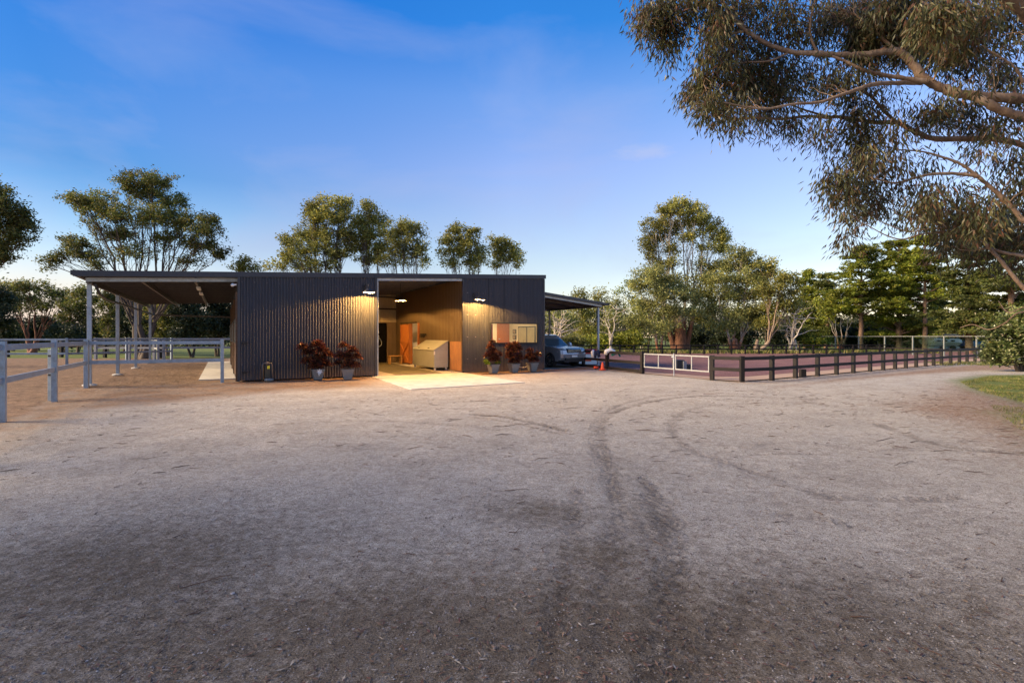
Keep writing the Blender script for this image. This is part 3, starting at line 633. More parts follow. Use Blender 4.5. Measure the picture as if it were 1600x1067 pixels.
# lamps
M_SHADE = plain('dark_enamel_shade', (.05, .045, .04), .4, .5)
M_SHIN = plain('cream_shade_lining', (.8, .75, .62), .5, var=.03)
M_BULB = emit('warm_bulb', (1, .62, .25), 14)
def lampshade(parent, r, z, light, colr=(1, .50, .12), up=.05):
    MB().lathe([(0, .165), (.03, .16), (.06, .15), (.09, .12), (r*.6, .085), (r, 0), (r+.006, 0), (r*.6+.006, .095), (.09, .135), (.05, .17), (0, .175)], 28, Matrix.Translation((0, 0, z))).build('lamp_shade', M_SHADE, parent, smooth=True)
    MB().lathe([(0, .15), (.03, .148), (.085, .112), (r*.59, .078), (r*.97, .001)], 28, Matrix.Translation((0, 0, z))).build('shade_lining', M_SHIN, parent, smooth=True)
    MB().lathe([(.0, -.012), (.02, -.008), (.028, .01), (.02, .035), (.012, .06)], 12, Matrix.Translation((0, 0, z+up-.03))).build('bulb', M_BULB, parent, smooth=True)
    l = bpy.data.lights.new('lamp_light', 'POINT'); l.energy = light; l.color = colr; l.shadow_soft_size = .03
    lo = bpy.data.objects.new('lamp_light', l); COL.objects.link(lo); lo.parent = parent; lo.location = (0, 0, z+.045)
for (u, z, lab) in ((4.57, 3.46, 'black gooseneck wall lamp lit above the left front wall beside the breezeway'), (9.57, 3.35, 'black gooseneck wall lamp lit above the right front wall near the window')):
    w_ = empty('wall_lamp', lab, 'wall lamp', B(u, -.70, 0), ROT, 'lit wall lamps on the front')
    lampshade(w_, .235, z-.04, WLAMP)
    MB().tube([(0, .67, z+.20), (0, .5, z+.30), (0, .25, z+.34), (0, .05, z+.28), (0, 0, z+.10)], .013, 8).build('arm', M_DKP, w_, smooth=True)
    MB().box(-.07, .66, z+.08, .07, .685, z+.32).build('mounting_plate', M_DKP, w_)
for (v, lab) in ((2.33, 'pendant lamp hanging nearest the front of the breezeway'), (7.0, 'second pendant lamp deeper in the breezeway half hidden by the left wall')):
    w_ = empty('pendant_lamp', lab, 'pendant lamp', B(6.84, v, 0), ROT, 'pendants in the breezeway')
    lampshade(w_, .27, 3.36, PLAMP)
    MB().tube([(0, 0, 3.5), (0, 0, RZ(6.84)-.1)], .012, 6).build('rod', M_DKP, w_)
for (u, v, z, e, lab) in ((11.4, 1.8, 2.66, OFFL, 'flat white ceiling light inside the front office'), (10.8, 7.2, 2.84, OFFL*.8, 'flat white ceiling light in the tack room behind the sliding door')):
    w_ = empty('ceiling_light', lab, 'ceiling light', B(u, v, z), ROT)
    MB().box(-.3, -.3, 0, .3, .3, .05).build('body', M_WHITE, w_)
    MB().box(-.27, -.27, -.012, .27, .27, -.002).build('diffuser', emit('diffuser_glow', (1, .82, .58), 12), w_)
    l = bpy.data.lights.new('ceiling_lamp', 'AREA'); l.size = .5; l.energy = e; l.color = (1, .64, .32)
    lo = bpy.data.objects.new('ceiling_lamp', l); COL.objects.link(lo); lo.parent = w_; lo.location = (0, 0, -.04)
w_ = empty('security_light', 'small white security light under the veranda roof at the wall corner', 'light', B(-.05, -.02, 3.55), ROT)
MB().box(-.12, -.02, -.02, -.02, .05, .03).build('bracket', M_WHITE, w_); MB().lathe([(0, .06), (.05, .055), (.06, 0), (.04, -.05), (0, -.05)], 12, Matrix.Translation((-.15, -.04, -.02)) @ Matrix.Rotation(.9, 4, 'Y')).build('head', M_WHITE, w_, smooth=True)

# ---------------------------------------------------------------- fences
def rail_fence(label, posts, ztop, rails, mp, mr, pw=.11, rh=.10, rt=.05, group=None, skip=(), posth=None, cap=False, name='rail_fence', off=0, cat='fence'):
    """posts: world points; rails: heights of rail centres; skip: spans without rails"""
    p0 = Vector((posts[0][0], posts[0][1], 0))
    root = empty(name, label, cat, p0, 0, group)
    for k, p in enumerate(posts):
        q = Vector((p[0], p[1], 0))-p0; d = Vector(posts[min(k+1, len(posts)-1)])-Vector(posts[max(k-1, 0)]) if len(posts) > 1 else Vector((1, 0, 0))
        M = Matrix.Translation(q) @ Matrix.Rotation(math.atan2(d[1], d[0]), 4, 'Z')
        h = (posth or {}).get(k, ztop)
        mb = MB().box(-pw/2, -pw/2, -.08, pw/2, pw/2, h, M)
        if cap: mb.box(-pw/2-.012, -pw/2-.012, h, pw/2+.012, pw/2+.012, h+.02, M)
        mb.build('post', mp, root, bevel=.006)
    for k in range(len(posts)-1):
        if k in skip: continue
        a, b = Vector((posts[k][0], posts[k][1], 0))-p0, Vector((posts[k+1][0], posts[k+1][1], 0))-p0
        d = (b-a).normalized(); nrm = Vector((-d.y, d.x, 0))*off
        for z in rails:
            mb = MB(); mb.bar(a+d*pw/2*(off == 0)+Vector((0, 0, z))+nrm, b-d*pw/2*(off == 0)+Vector((0, 0, z))+nrm, rt, rh); mb.build('rail', mr, root, bevel=.004)
    return root
M_STEELF = plain('galvanised_rail', (.27, .33, .40), .42, .35, var=.25, scale=7, bump=.15, grime=.45)
g2 = lambda *a: tuple(G(*a)[:2])
cpost = B(-4.36, .22)[:2]; cpost2 = B(-4.36, .22)
F1 = B(-.52, .0)
rail_fence('galvanised two-rail yard fence from the corner veranda post to the post beside the stable wall', [tuple(cpost), tuple(F1[:2])], 1.56, (1.44, .80), M_STEELF, M_STEELF, .11, .12, .05)
# the run coming towards the camera, turned at the corner post
a_ = Vector(tuple(cpost)); b_ = Vector(g2(85, 625.4)); c_ = Vector(g2(3, 660))
rail_fence('galvanised two-rail fence running from the corner veranda post toward the camera at the left edge', [tuple(a_+(b_-a_)*.03), tuple(b_), tuple(c_), tuple(c_+(c_-b_))], 1.56, (1.44, .80), M_STEELF, M_STEELF, .115, .12, .05)
gp_ = empty('gate_post', 'shorter galvanised gate post bolted beside the fence post at left', 'post', G(80.5, 623.5))
MB().box(-.05, -.06, -.05, .05, .06, 1.32).build('post', M_STEELF, gp_, bevel=.005)
for z in (.62, 1.12): MB().box(-.02, -.085, z, .11, -.06, z+.05).build('hinge', M_DKP, gp_)
far_l = [(-45, 30), G(-120, 571.5), G(-8, 571), G(104.5, 570), G(198, 566.5), G(268, 563.5)]
rail_fence('galvanised two-rail paddock fence crossing the yard behind the veranda posts', [tuple(Vector(p)[:2]) for p in far_l], 1.57, (1.48, .66), M_STEELF, M_STEELF, .12, .11, .05)
M_WPAINT = plain('white_painted_timber', (.29, .30, .31), .6, var=.12, scale=8, grime=.4)
wf = [G(149.6, 561), G(202, 561), G(241, 561), G(256, 561)]
rail_fence('white painted two-rail fence in front of the green field, seen between the veranda posts', [tuple(p[:2]) for p in wf]+[tuple((wf[-1]+Vector((6.5, 2, 0)))[:2])], 1.55, (1.47, .82), M_WPAINT, M_WPAINT, .16, .14, .05, cap=True)
rail_fence('white post and rail run turning back into the field beside the last veranda post', [tuple(p[:2]) for p in (G(247, 562.5), G(228, 558), G(214, 554.5))], 1.5, (1.42, .8), M_WPAINT, M_WPAINT, .14, .12, .05, cap=True)
rail_fence('black timber post and rail fence along the far side of the green field', [tuple(p[:2]) for p in (G(-70, 557.5), G(12, 557.5), G(96, 558), G(164, 558.5), G(250, 559))], 1.45, (1.4, .9), M_BROWNF, M_BROWNF, .2, .11, .05)
# arena fence of dark timber
P0 = Vector((4.82, 25.2)); P1 = Vector((5.89, 22.5)); P2 = Vector((7.70, 19.16))
bk = [P0+(P0-P1).normalized()*2.4*k for k in range(7, 0, -1)]
rail_fence('dark timber arena fence running back past the carport from the white gate', [tuple(p) for p in bk]+[tuple(P0), tuple(P1)], .98, (.86, .46, .08), M_BROWNF, M_BROWNF, .15, .13, .045)
line = [(8.52, 18.44), (10.0, 19.16), (11.47, 20.15), (13.04, 21.25), (14.47, 22.2), (15.8, 23.05), (17.26, 24.0), (18.6, 24.95), (19.85, 25.8), (21.0, 26.55), (22.2, 27.35), (23.3, 28.05), (24.3, 28.7), (25.4, 29.45), (26.6, 30.2), (27.9, 31.05), (29.2, 31.95), (30.5, 32.8), (31.8, 33.7), (33.2, 34.6), (34.7, 35.6)]
rail_fence('long dark timber two-rail arena fence running from the white gate away to the right', [tuple(P2)]+line, .93, (.84, .42), M_BROWNF, M_BROWNF, .145, .125, .045, off=-.06)
fp = [Vector((2+1.33*k, 45.5+.09*k)) for k in range(0, 27)]
rail_fence('low black two-rail fence along the far side of the dark red arena', [tuple(p) for p in fp], .90, (.84, .50), M_BROWNF, M_BROWNF, .12, .10, .045)
sp = empty('short_post', 'short dark stump post beside the arena fence near its third panel', 'post', G(1254, 588)); MB().box(-.11, -.09, -.02, .11, .09, .30).build('post', M_BROWNF, sp, bevel=.01)
# white double gate
def gate_leaf(a, b, label, latch):
    a, b = Vector(a), Vector(b); L_ = (b-a).length
    r = empty('arena_gate', label, 'gate', (a.x, a.y, 0), math.atan2(b.y-a.y, b.x-a.x), 'white arena gates')
    MB().box(.03, -.02, .85, L_-.03, .02, .90).box(.03, -.02, .27, L_-.03, .02, .32).box(.03, -.018, .32, .07, .018, .85).box(L_-.07, -.018, .32, L_-.03, .018, .85).build('gate_frame', M_WPAINT, r)
    MB().box(L_/2-.02, -.016, .33, L_/2+.02, .016, .84).build('stile', M_WPAINT, r)
    if latch: MB().tube([(L_-.0, -.03, .95), (L_-.0, -.03, .0)], .018, 8).box(L_-.12, -.05, .78, L_-.02, -.022, .83).build('drop_bolt', M_GALV, r)
mid_ = (P1+P2)/2
d12 = (P2-P1).normalized()
gate_leaf(P1+d12*.09, mid_, 'white metal gate leaf hung on the left dark post, carrying the drop bolt', True)
gate_leaf(mid_+d12*.02, P2-d12*.1, 'white metal gate leaf hung on the right dark post', False)
# mounting block inside the arena
mbk = empty('mounting_block', 'dark plastic mounting block standing in the arena behind the white gate', 'mounting block', G(1066, 577), .2)
MB().box(-.42, -.25, 0, .0, .25, .48).box(0, -.25, 0, .42, .25, .26).build('steps', plain('black_plastic', (.015, .02, .028), .4), mbk, bevel=.02)
MB().box(-.12, -.32, 0, .06, -.26, .42).build('side_panel', plain('grey_plastic', (.25, .27, .29), .5), mbk, bevel=.01)

# ---------------------------------------------------------------- planters
M_POT = plain('grey_planter', (.21, .21, .20), .7, var=.15, scale=12, grime=.25)
M_SOIL = plain('potting_soil', (.04, .025, .018), .95, bump=.6)
M_COPPER = leafmat('copper_leaf', [(0.055, 0.016, 0.014), (0.109, 0.027, 0.021), (0.198, 0.063, 0.031), (0.050, 0.019, 0.021), (0.298, 0.127, 0.052), (0.035, 0.021, 0.014), (0.139, 0.058, 0.036)], .25, 6., .3)
M_LIME = leafmat('lime_leaf', [(.25, .35, .03), (.35, .42, .05), (.18, .28, .03)], .3, 3.)
M_STEM = plain('brown_stem', (.10, .06, .04), .8)
def planter(px, py, label, heads, seed, extra=None, bow=False, gr=1.):
    r = empty('potted_plant', label, 'potted plant', G(px, py), ROT+.1*math.sin(seed), 'potted copper-leaved shrubs')
    mb = MB(); h = .40
    prof = [(.150, 0), (.225, h-.05), (.24, h-.05), (.24, h), (.215, h), (.205, h-.03)]
    vs = []; fs = []
    for rr, z in prof:
        for k in range(4):
            a = math.pi/4+k*math.pi/2; vs.append((rr*1.32*math.cos(a), rr*1.32*math.sin(a), z))
    for j in range(len(prof)-1):
        for k in range(4): fs.append((j*4+k, j*4+(k+1) % 4, (j+1)*4+(k+1) % 4, (j+1)*4+k))
    fs.append((3, 2, 1, 0)); mb.add(vs, fs); pot = mb.build('pot', M_POT, r, bevel=.008)
    MB().box(-.19, -.19, h-.08, .19, .19, h-.035).build('soil', M_SOIL, r)
    rng = np.random.default_rng(seed); C = []; D = []; st = []
    for (x, y, z, rr) in heads:
        x, z, rr = x*1.05, .4+(z-.4)*gr, rr*1.22
        c = np.array([x, y, z]); p = bez((x*.2, y*.2, h-.06), c, (x*.1, y*.1, .05), 6, .01, rng); st.append(tube_np(p, np.linspace(.012, .006, 6), 5))
        n = int(165*(rr/.2)**2); d = rng.normal(size=(n, 3)); d /= np.linalg.norm(d, axis=1)[:, None]; d[:, 2] = np.abs(d[:, 2])-.35
        C.append(c+d*rr*rng.uniform(.35, 1.0, (n, 1))*np.array([1, 1, 1.1])); dd = d.copy(); dd[:, 2] += rng.normal(size=n)*.35; D.append(dd)
    V, Q = leaves_np(np.concatenate(C), np.concatenate(D), .125, .06, rng)
    link('foliage', np_mesh('foliage', V, Q), M_COPPER, r)
    V, Q = merge(st); link('stems', np_mesh('stems', V, Q, True), M_STEM, r)
    if extra:
        C = []; D = []
        for (x, y, z) in extra:
            d = rng.normal(size=(60, 3)); d[:, 2] = abs(d[:, 2])*.6; d /= np.linalg.norm(d, axis=1)[:, None]; C.append(np.array([x, y, z])+d*.09); D.append(d)
        V, Q = leaves_np(np.concatenate(C), np.concatenate(D), .13, .07, rng); o = link('lime_foliage', np_mesh('lime_foliage', V, Q), M_LIME, r); o['label'] = 'yellow-green leaves spilling over the rim'
    if bow:
        mb = MB()
        for k in range(7):
            a = k*.9; R_ = Matrix.Translation((.02, -.245, .32)) @ Matrix.Rotation(a, 4, 'Y')
            mb.add([(0, 0, 0), (.03, -.02, .05), (0, -.035, .12), (-.03, -.02, .05)], [(0, 1, 2, 3)], R_)
        mb.box(-.01, -.26, .16, .02, -.25, .3).build('ribbon_bow', M_WHITE, pot)
planter(496.5, 593, 'grey planter with a white bow holding a broad copper-leaved shrub, leftmost of the five', [(-.52, 0, 1.12, .2), (-.3, .05, .95, .26), (-.33, -.05, .68, .24), (0, .05, 1.2, .25), (.12, -.05, 1.0, .26), (.05, 0, .7, .27), (.36, 0, .85, .2), (.3, 0, .55, .18), (-.1, 0, .5, .22)], 3, bow=True, gr=1.18)
planter(543, 592.5, 'grey planter with an orange-tinged copper shrub under the left wall lamp', [(-.12, .05, 1.2, .18), (.18, 0, 1.02, .22), (.3, 0, .8, .2), (-.25, 0, .85, .22), (0, .05, .8, .22), (-.3, 0, .6, .18), (.05, -.05, .55, .26), (.26, 0, .52, .2)], 5, gr=1.14)
planter(770.7, 583, 'grey planter with lime leaves and a tall copper shrub reaching the window corner', [(-.05, 0, 1.42, .13), (-.12, 0, 1.2, .18), (-.02, 0, .95, .24), (.22, 0, .85, .2), (-.22, .05, .78, .2), (.05, 0, .62, .26)], 7, extra=[(-.42, -.05, .52), (-.36, -.1, .42), (.12, -.2, .45)])
planter(802.5, 581.8, 'grey planter with a dense oval copper shrub, middle one of three under the window', [(-.18, 0, 1.22, .2), (.08, 0, 1.28, .2), (.25, 0, 1.1, .18), (-.05, 0, 1.0, .28), (.15, 0, .8, .27), (-.15, 0, .75, .25), (.05, 0, .55, .25), (.3, 0, .65, .18)], 9)
planter(831.8, 580, 'small sparse copper shrub in a grey planter nearest the carport corner', [(-.15, 0, 1.0, .16), (-.1, 0, .75, .2), (.25, 0, .78, .2), (-.3, .05, .65, .14), (.1, 0, .55, .22)], 13)
hb = MB(); hb.tube([tuple(Vector((.24*math.cos(a), .05*math.sin(a*2), .34+.18*math.sin(a)))) for a in np.linspace(-2.9, .2, 14)], .011, 6)
o = hb.build('garden_hose', M_WHITE, None, smooth=True); o.location = G(817, 579.5); o.rotation_euler.z = ROT; tag(o, 'loop of pale garden hose hanging between the two right-hand planters', 'hose')

# ---------------------------------------------------------------- things in and on the building
M_BIN = plain('zinc_feed_bin', (.40, .42, .40), .45, .35, var=.12, scale=3, grime=.15)
fb = empty('feed_bin', 'long galvanised feed bin with a sloping lid on castors against the breezeway wall', 'feed bin', B(8.27, 1.6, .03), ROT)
MB().add([(0, 0, .13), (.72, 0, .13), (.72, 3.05, .13), (0, 3.05, .13), (0, 0, .97), (.72, 0, 1.40), (.72, 3.05, 1.40), (0, 3.05, .97)], [(3, 2, 1, 0), (0, 1, 5, 4), (1, 2, 6, 5), (2, 3, 7, 6), (3, 0, 4, 7), (4, 5, 6, 7)]).build('body', M_BIN, fb, bevel=.008)
th = math.atan2(.43, .72)
ld = MB().add([(-.03, -.03, .965), (.73, -.03, 1.42), (.73, 3.08, 1.42), (-.03, 3.08, .965), (-.03, -.03, .985), (.73, -.03, 1.44), (.73, 3.08, 1.44), (-.03, 3.08, .985)], [(3, 2, 1, 0), (0, 1, 5, 4), (1, 2, 6, 5), (2, 3, 7, 6), (3, 0, 4, 7), (4, 5, 6, 7)]).build('lid', M_BIN, fb)
for v in (.8, 2.2): MB().bar((.06, v, 1.05), (.06, v+.22, 1.05), .03, .03).build('handle', M_DKP, ld)
MB().box(-.02, -.02, .75, .04, .02, .92).build('label_plate', M_WHITE, fb)
for (x, y) in ((.08, .1), (.64, .1), (.08, 2.95), (.64, 2.95)):
    c = MB().lathe([(0, -.02), (.05, -.02), (.05, .02), (0, .02)], 12, Matrix.Translation((x, y, .05)) @ Matrix.Rotation(math.pi/2, 4, 'X')).box(x-.03, y-.035, .05, x+.03, y+.035, .13).build('castor', M_WHITE, fb)
bn = empty('bench', 'low timber bench in front of the orange sliding door', 'bench', B(7.98, 8.05, .036), ROT)
M_PINE = plain('pale_pine', (.45, .26, .09), .6, var=.3, scale=8, stretch=(.6, 6, 6))
MB().box(0, 0, .44, .82, .36, .49).build('seat', M_PINE, bn, bevel=.005)
for (x, y) in ((.03, .02), (.71, .02), (.03, .28), (.71, .28)): MB().box(x, y, 0, x+.08, y+.07, .44).build('leg', M_PINE, bn)
cb = empty('white_cabinet', 'white cabinet with a small tap seen through the tack room doorway', 'cabinet', B(9.5, 7.7, .03), ROT)
MB().box(0, 0, 0, 1.1, .6, 1.22).build('body', M_WHITE, cb, bevel=.01); MB().box(-.03, -.03, 1.22, 1.13, .63, 1.26).build('worktop', M_WHITE, cb); MB().tube([(.4, .3, 1.26), (.4, .3, 1.5), (.46, .25, 1.52), (.5, .2, 1.46)], .02, 8).build('tap', M_DKP, cb)
cu = empty('dark_cupboard', 'narrow dark cupboard standing behind the white cabinet in the tack room', 'cupboard', B(10.35, 8.9, .03), ROT)
MB().box(0, 0, 0, .55, .5, 2.15).build('body', M_DKP, cu, bevel=.01); MB().box(.24, -.02, .3, .31, 0, 1.9).build('door_gap', M_BLACK, cu)
hk = empty('bridle_hooks', 'small cluster of dark hooks and bridles on the wall above the feed bin', 'hooks', B(9.05, 5.2, 1.75), ROT)
MB().box(-.04, -.4, 0, 0, .4, .06).build('backboard', M_DKP, hk)
for k in range(5): MB().tube([(-.03, -.32+k*.16, .05), (-.1, -.32+k*.16, .03), (-.1, -.32+k*.16, -.04), (-.08, -.30+k*.16, -.16-.03*(k % 2)), (-.06, -.32+k*.16, -.05)], .016, 6).build('hook', M_DKP, hk)
hz = MB(); hz.tube([(.19*math.cos(a)*(1-.25*math.sin(a)), 0, .27*math.sin(a)) for a in np.linspace(1.3, 7.6, 30)], .018, 6)
o = hz.build('wash_hose', M_GALV, None, smooth=True); o.location = B(7.95, 10.26, 1.3); o.rotation_euler.z = ROT; tag(o, 'pale coiled wash hose hanging against the black wash bay', 'hose')
tp_ = MB(); tp_.tube([(0, 0, 0), (0, -.05, .05), (.02, -.1, 0)], .02, 6).tube([(0, 0, .3), (0, -.04, .34), (0, -.04, .2)], .015, 6); o = tp_.build('wash_tap', M_GALV, None); o.location = B(7.95, 10.28, 1.65); o.rotation_euler.z = ROT; tag(o, 'small chrome tap above the coiled hose in the wash bay', 'tap')
# water meter assembly against the left wall
wm = empty('backflow_valve', 'backflow water valve with brass handles and a yellow tag against the left front wall', 'water valve', B(.93, -.22, 0), ROT)
MB().tube([(-.16, 0, .0), (-.16, 0, .60), (-.14, 0, .66), (.14, 0, .66), (.16, 0, .60), (.16, 0, .0)], .024, 8).build('pipe', plain('grey_copper_pipe', (.16, .14, .13), .5, .4), wm, smooth=True)
MB().box(-.08, -.02, .10, .10, .12, .56).build('cover_plate', plain('olive_steel', (.05, .045, .03), .5), wm, bevel=.01)
MB().lathe([(0, -.05), (.05, -.05), (.055, 0), (.05, .05), (0, .05)], 12, Matrix.Translation((0, 0, .66)) @ Matrix.Rotation(math.pi/2, 4, 'Y')).build('valve_body', plain('aged_brass', (.30, .22, .16), .45, .5), wm, smooth=True)
for x in (-.12, .12): MB().box(x-.05, -.05, .70, x+.05, -.035, .72).box(x-.008, -.045, .66, x+.008, -.03, .71).build('handle', M_DKP, wm)
MB().box(.0, -.05, .45, .085, -.04, .56).build('yellow_tag', plain('yellow_tag', (.70, .62, .03), .5), wm)
MB().lathe([(0, 0), (.16, 0), (.16, .05), (.13, .09), (0, .09)], 18, Matrix.Translation((.06, -.05, 0))).build('base', M_POT, wm, smooth=True)
for (x, z, s_, lab) in ((.22, 1.42, .10, 'upper black latch box fixed at the left end of the front wall'), (.24, .34, .11, 'lower black tap box near the ground at the left end of the front wall')):
    q = empty('latch_box', lab, 'latch', B(x, -.03, z), ROT, 'black fittings at the left corner')
    MB().box(-s_, -.05, -.045, s_*.4, 0, .05).build('body', M_DKP, q, bevel=.01); MB().tube([(.02, -.06, 0), (s_*1.3, -.09, .02)], .014, 6).build('lever', M_DKP, q)

# ---------------------------------------------------------------- car
M_PAINT = plain('silver_grey_paint', (.40, .40, .40), .18, .5, var=.04, spec=.5)
M_CGL = plain('tinted_glass', (.012, .016, .02), .05, 0, var=.05, spec=1.0)
M_TYRE = plain('tyre_rubber', (.018, .018, .018), .8)
M_RIM = plain('alloy_rim', (.45, .44, .42), .3, .85, var=.05)
M_PLAS = plain('black_trim_plastic', (.018, .018, .02), .5)
M_HL, nt = nodes('headlight_lens'); o_ = N(nt, 'ShaderNodeOutputMaterial'); b = N(nt, 'ShaderNodeBsdfPrincipled', Roughness=.08); b.inputs['Base Color'].default_value = (.55, .60, .64, 1); b.inputs['Metallic'].default_value = .35; L(nt, b, 0, o_, 0)
dcar = Vector((.60, -.80)); yaw = math.atan2(dcar.y, dcar.x)
wc = G(862, 573.6)                                   # near front wheel on the ground
ctr = Vector((wc.x, wc.y))-dcar*1.40+Vector((-dcar.y, dcar.x))*(.80)
car = empty('parked_car', 'silver grey four wheel drive wagon parked under the carport with its nose out', 'car', (ctr.x, ctr.y, 0), yaw)
# x forward, viewer's near side is y = -.95
def arch(cx, r=.44, n=9): return [(cx+r*math.cos(a), .36+r*math.sin(a)) for a in np.linspace(math.pi, 0, n)]
prof = [(-2.35, .45), (-2.28, .36)]+[(-1.75-.11, .34)]+arch(-1.36)+[(-.85, .30), (.90, .30)]+arch(1.40)+[(1.95, .34), (2.18, .40), (2.30, .52), (2.33, .72), (2.28, .92), (2.12, 1.04), (1.6, 1.10), (.95, 1.15), (.7, 1.16), (-2.25, 1.17), (-2.38, 1.0)]
mb = MB(); sl = [(-.955, .90, .93), (-.93, .97, .985), (-.80, 1, 1), (0, 1.012, 1.012), (.80, 1, 1), (.93, .97, .985), (.955, .90, .93)]
npf = len(prof); vs = []
for (y, kx, kz) in sl:
    for (x, z) in prof:
        xx = x*(1 if abs(x) < 1.9 else 1-(1-kx)*(abs(x)-1.9)/.45*.9); zz = z if z < 1.0 else 1.0+(z-1.0)*(1-(1-kz)*4)
        vs.append((xx, y if z < 1.0 else y*.985, zz))
fs = [(k*npf+i, k*npf+(i+1) % npf, (k+1)*npf+(i+1) % npf, (k+1)*npf+i) for k in range(6) for i in range(npf)]
fs += [tuple(range(npf))[::-1], tuple(6*npf+i for i in range(npf))]
mb.add(vs, fs); body = mb.build('body', M_PAINT, car, bevel=.02)
bt = [(-2.25, 1.14), (1.02, 1.12)]; tpz = 1.76
def cab(x, y, z): return (x, y, z)
gb = [(-2.28, .87, 1.13), (.98, .86, 1.12)]; gt = [(-2.12, .70, 1.74), (-1.9, .70, 1.78), (-.1, .70, 1.78), (.22, .69, 1.73)]
pr = [gb[0], gb[1], gt[3], gt[2], gt[1], gt[0]]
vs = [(x, -y, z) for x, y, z in pr]+[(x, y, z) for x, y, z in pr]
MB().add(vs, [tuple(range(6)), tuple(range(6, 12))[::-1]]+[(i, 6+i, 6+(i+1) % 6, (i+1) % 6) for i in range(6)]).build('cabin', M_PAINT, body, bevel=.03)
def panel(pts, off, name, mat, par, th=.006):
    a, b, c = Vector(pts[0]), Vector(pts[1]), Vector(pts[2]); n = (b-a).cross(c-a).normalized()*off
    k = len(pts); v = [Vector(p)+n for p in pts]+[Vector(p)+n*.2 for p in pts]
    return MB().add(v, [tuple(range(k)), tuple(range(k, 2*k))[::-1]]+[(i, (i+1) % k, k+(i+1) % k, k+i) for i in range(k)]).build(name, mat, par)
def onside(x, z, s): t = (z-1.13)/.61; return (x, s*(.865-.165*t), z)
for s in (-1, 1):
    for (a, b_, c, d) in ((.28, .88, .18, -.02), (-.72, .22, .10, -.70), (-1.62, -.80, -.78, -1.6), (-2.12, -1.70, -1.68, -2.02)):
        pts = [onside(a if a != .28 else .28, 1.17, s), onside(b_, 1.17, s), onside(c, 1.66, s), onside(d, 1.68, s)]
        if a == .28: pts = [onside(.28, 1.17, s), onside(.86, 1.17, s), onside(.40, 1.46, s), onside(.26, 1.5, s)]
        if s == 1: pts = pts[::-1]
        panel(pts, .012, 'side_window', M_CGL, car)
panel([(.975-.03, .78, 1.16), (.26, .63, 1.70), (.26, -.63, 1.70), (.975-.03, -.78, 1.16)][::-1], .02, 'windscreen', plain('windscreen_glass', (.10, .14, .17), .06, .3, var=.02, spec=1.), car)
def wheel(x, y, s):
    w_ = empty('wheel', None, None); w_.parent = car; w_.location = (x, y, .375)
    R_ = Matrix.Rotation(math.pi/2, 4, 'X')
    MB().lathe([(.26, -.11), (.36, -.115), (.375, -.08), (.378, 0), (.375, .08), (.36, .115), (.26, .11)], 32, R_).build('tyre', M_TYRE, w_, smooth=True)
    rim = MB().lathe([(.27, .11*s), (.255, .06*s), (.24, -.03*s), (0, -.05*s)], 28, R_).build('rim', M_PLAS, w_, smooth=True)
    mb = MB()
    for k in range(10):
        a = 2*math.pi*k/10; mb.bar((.04*math.cos(a), -.085*s, .04*math.sin(a)), (.262*math.cos(a+.08), -.10*s, .262*math.sin(a+.08)), .035, .02, (0, 1, 0))
    mb.lathe([(0, .105*s), (.06, .1*s), (.06, .07*s)], 14, R_); mb.lathe([(.25, .095*s), (.275, .113*s), (.28, .10*s)], 28, R_)
    mb.build('spokes', M_RIM, w_)
for x in (1.40, -1.36):
    wheel(x, -.84, 1); wheel(x, .84, -1)
MB().box(-2.0, -.74, .30, 1.95, .74, .85).build('underbody', M_PLAS, car)
for s in (-1, 1):
    a = [(2.20, s*.52, .80), (2.10, s*.86, .82), (2.02, s*.90, 1.0), (2.16, s*.54, 1.01)]; 
    mb = MB(); mb.add([(x+.06, y, z) for x, y, z in a]+[(x-.10, y, z) for x, y, z in a], [(0, 1, 2, 3) if s < 0 else (3, 2, 1, 0), (4, 5, 6, 7)]+[(i, (i+1) % 4, 4+(i+1) % 4, 4+i) for i in range(4)]); hl = mb.build('headlight', M_HL, car, bevel=.01)
    MB().lathe([(0, .0), (.07, 0), (.085, .02), (.06, .03), (0, .01)], 16, Matrix.Translation((2.19, s*.68, .90)) @ Matrix.Rotation(math.pi/2, 4, 'Y')).build('reflector', M_RIM, hl, smooth=True)
    MB().lathe([(0, 0), (.05, 0), (.055, .02), (0, .02)], 14, Matrix.Translation((2.285, s*.70, .56)) @ Matrix.Rotation(math.pi/2, 4, 'Y')).build('fog_light', M_RIM, car, smooth=True)
    MB().add([(.78, s*.93, 1.13), (.98, s*.95, 1.16), (.98, s*1.13, 1.16), (.80, s*1.14, 1.14), (.80, s*.94, 1.32), (.94, s*.96, 1.31), (.94, s*1.12, 1.31), (.82, s*1.13, 1.33)], [(0, 1, 2, 3), (4, 5, 6, 7), (0, 1, 5, 4), (1, 2, 6, 5), (2, 3, 7, 6), (3, 0, 4, 7)]).build('mirror', M_PAINT, car, bevel=.02)
MB().box(2.27, -.50, .78, 2.345, .50, .97).build('grille', M_PLAS, car)
for z in (.82, .87, .92): MB().box(2.34, -.47, z, 2.355, .47, z+.018).build('grille_bar', M_RIM, car)
MB().box(2.25, -.62, .40, 2.35, .62, .52).build('lower_intake', M_PLAS, car); MB().box(2.30, -.75, .30, 2.32, .75, .40).build('skid_plate', M_PLAS, car)
MB().box(2.345, -.20, .56, 2.36, .20, .66).build('number_plate', M_WHITE, car)
for x in (-.25+.5, -.78): MB().box(x, -.962, .40, x+.012, -.952, 1.1).build('door_seam', M_PLAS, car)
for x in (-.1, -1.0): MB().box(x-.2, -.985, .98, x, -.958, 1.01).build('door_handle', M_PAINT, car)

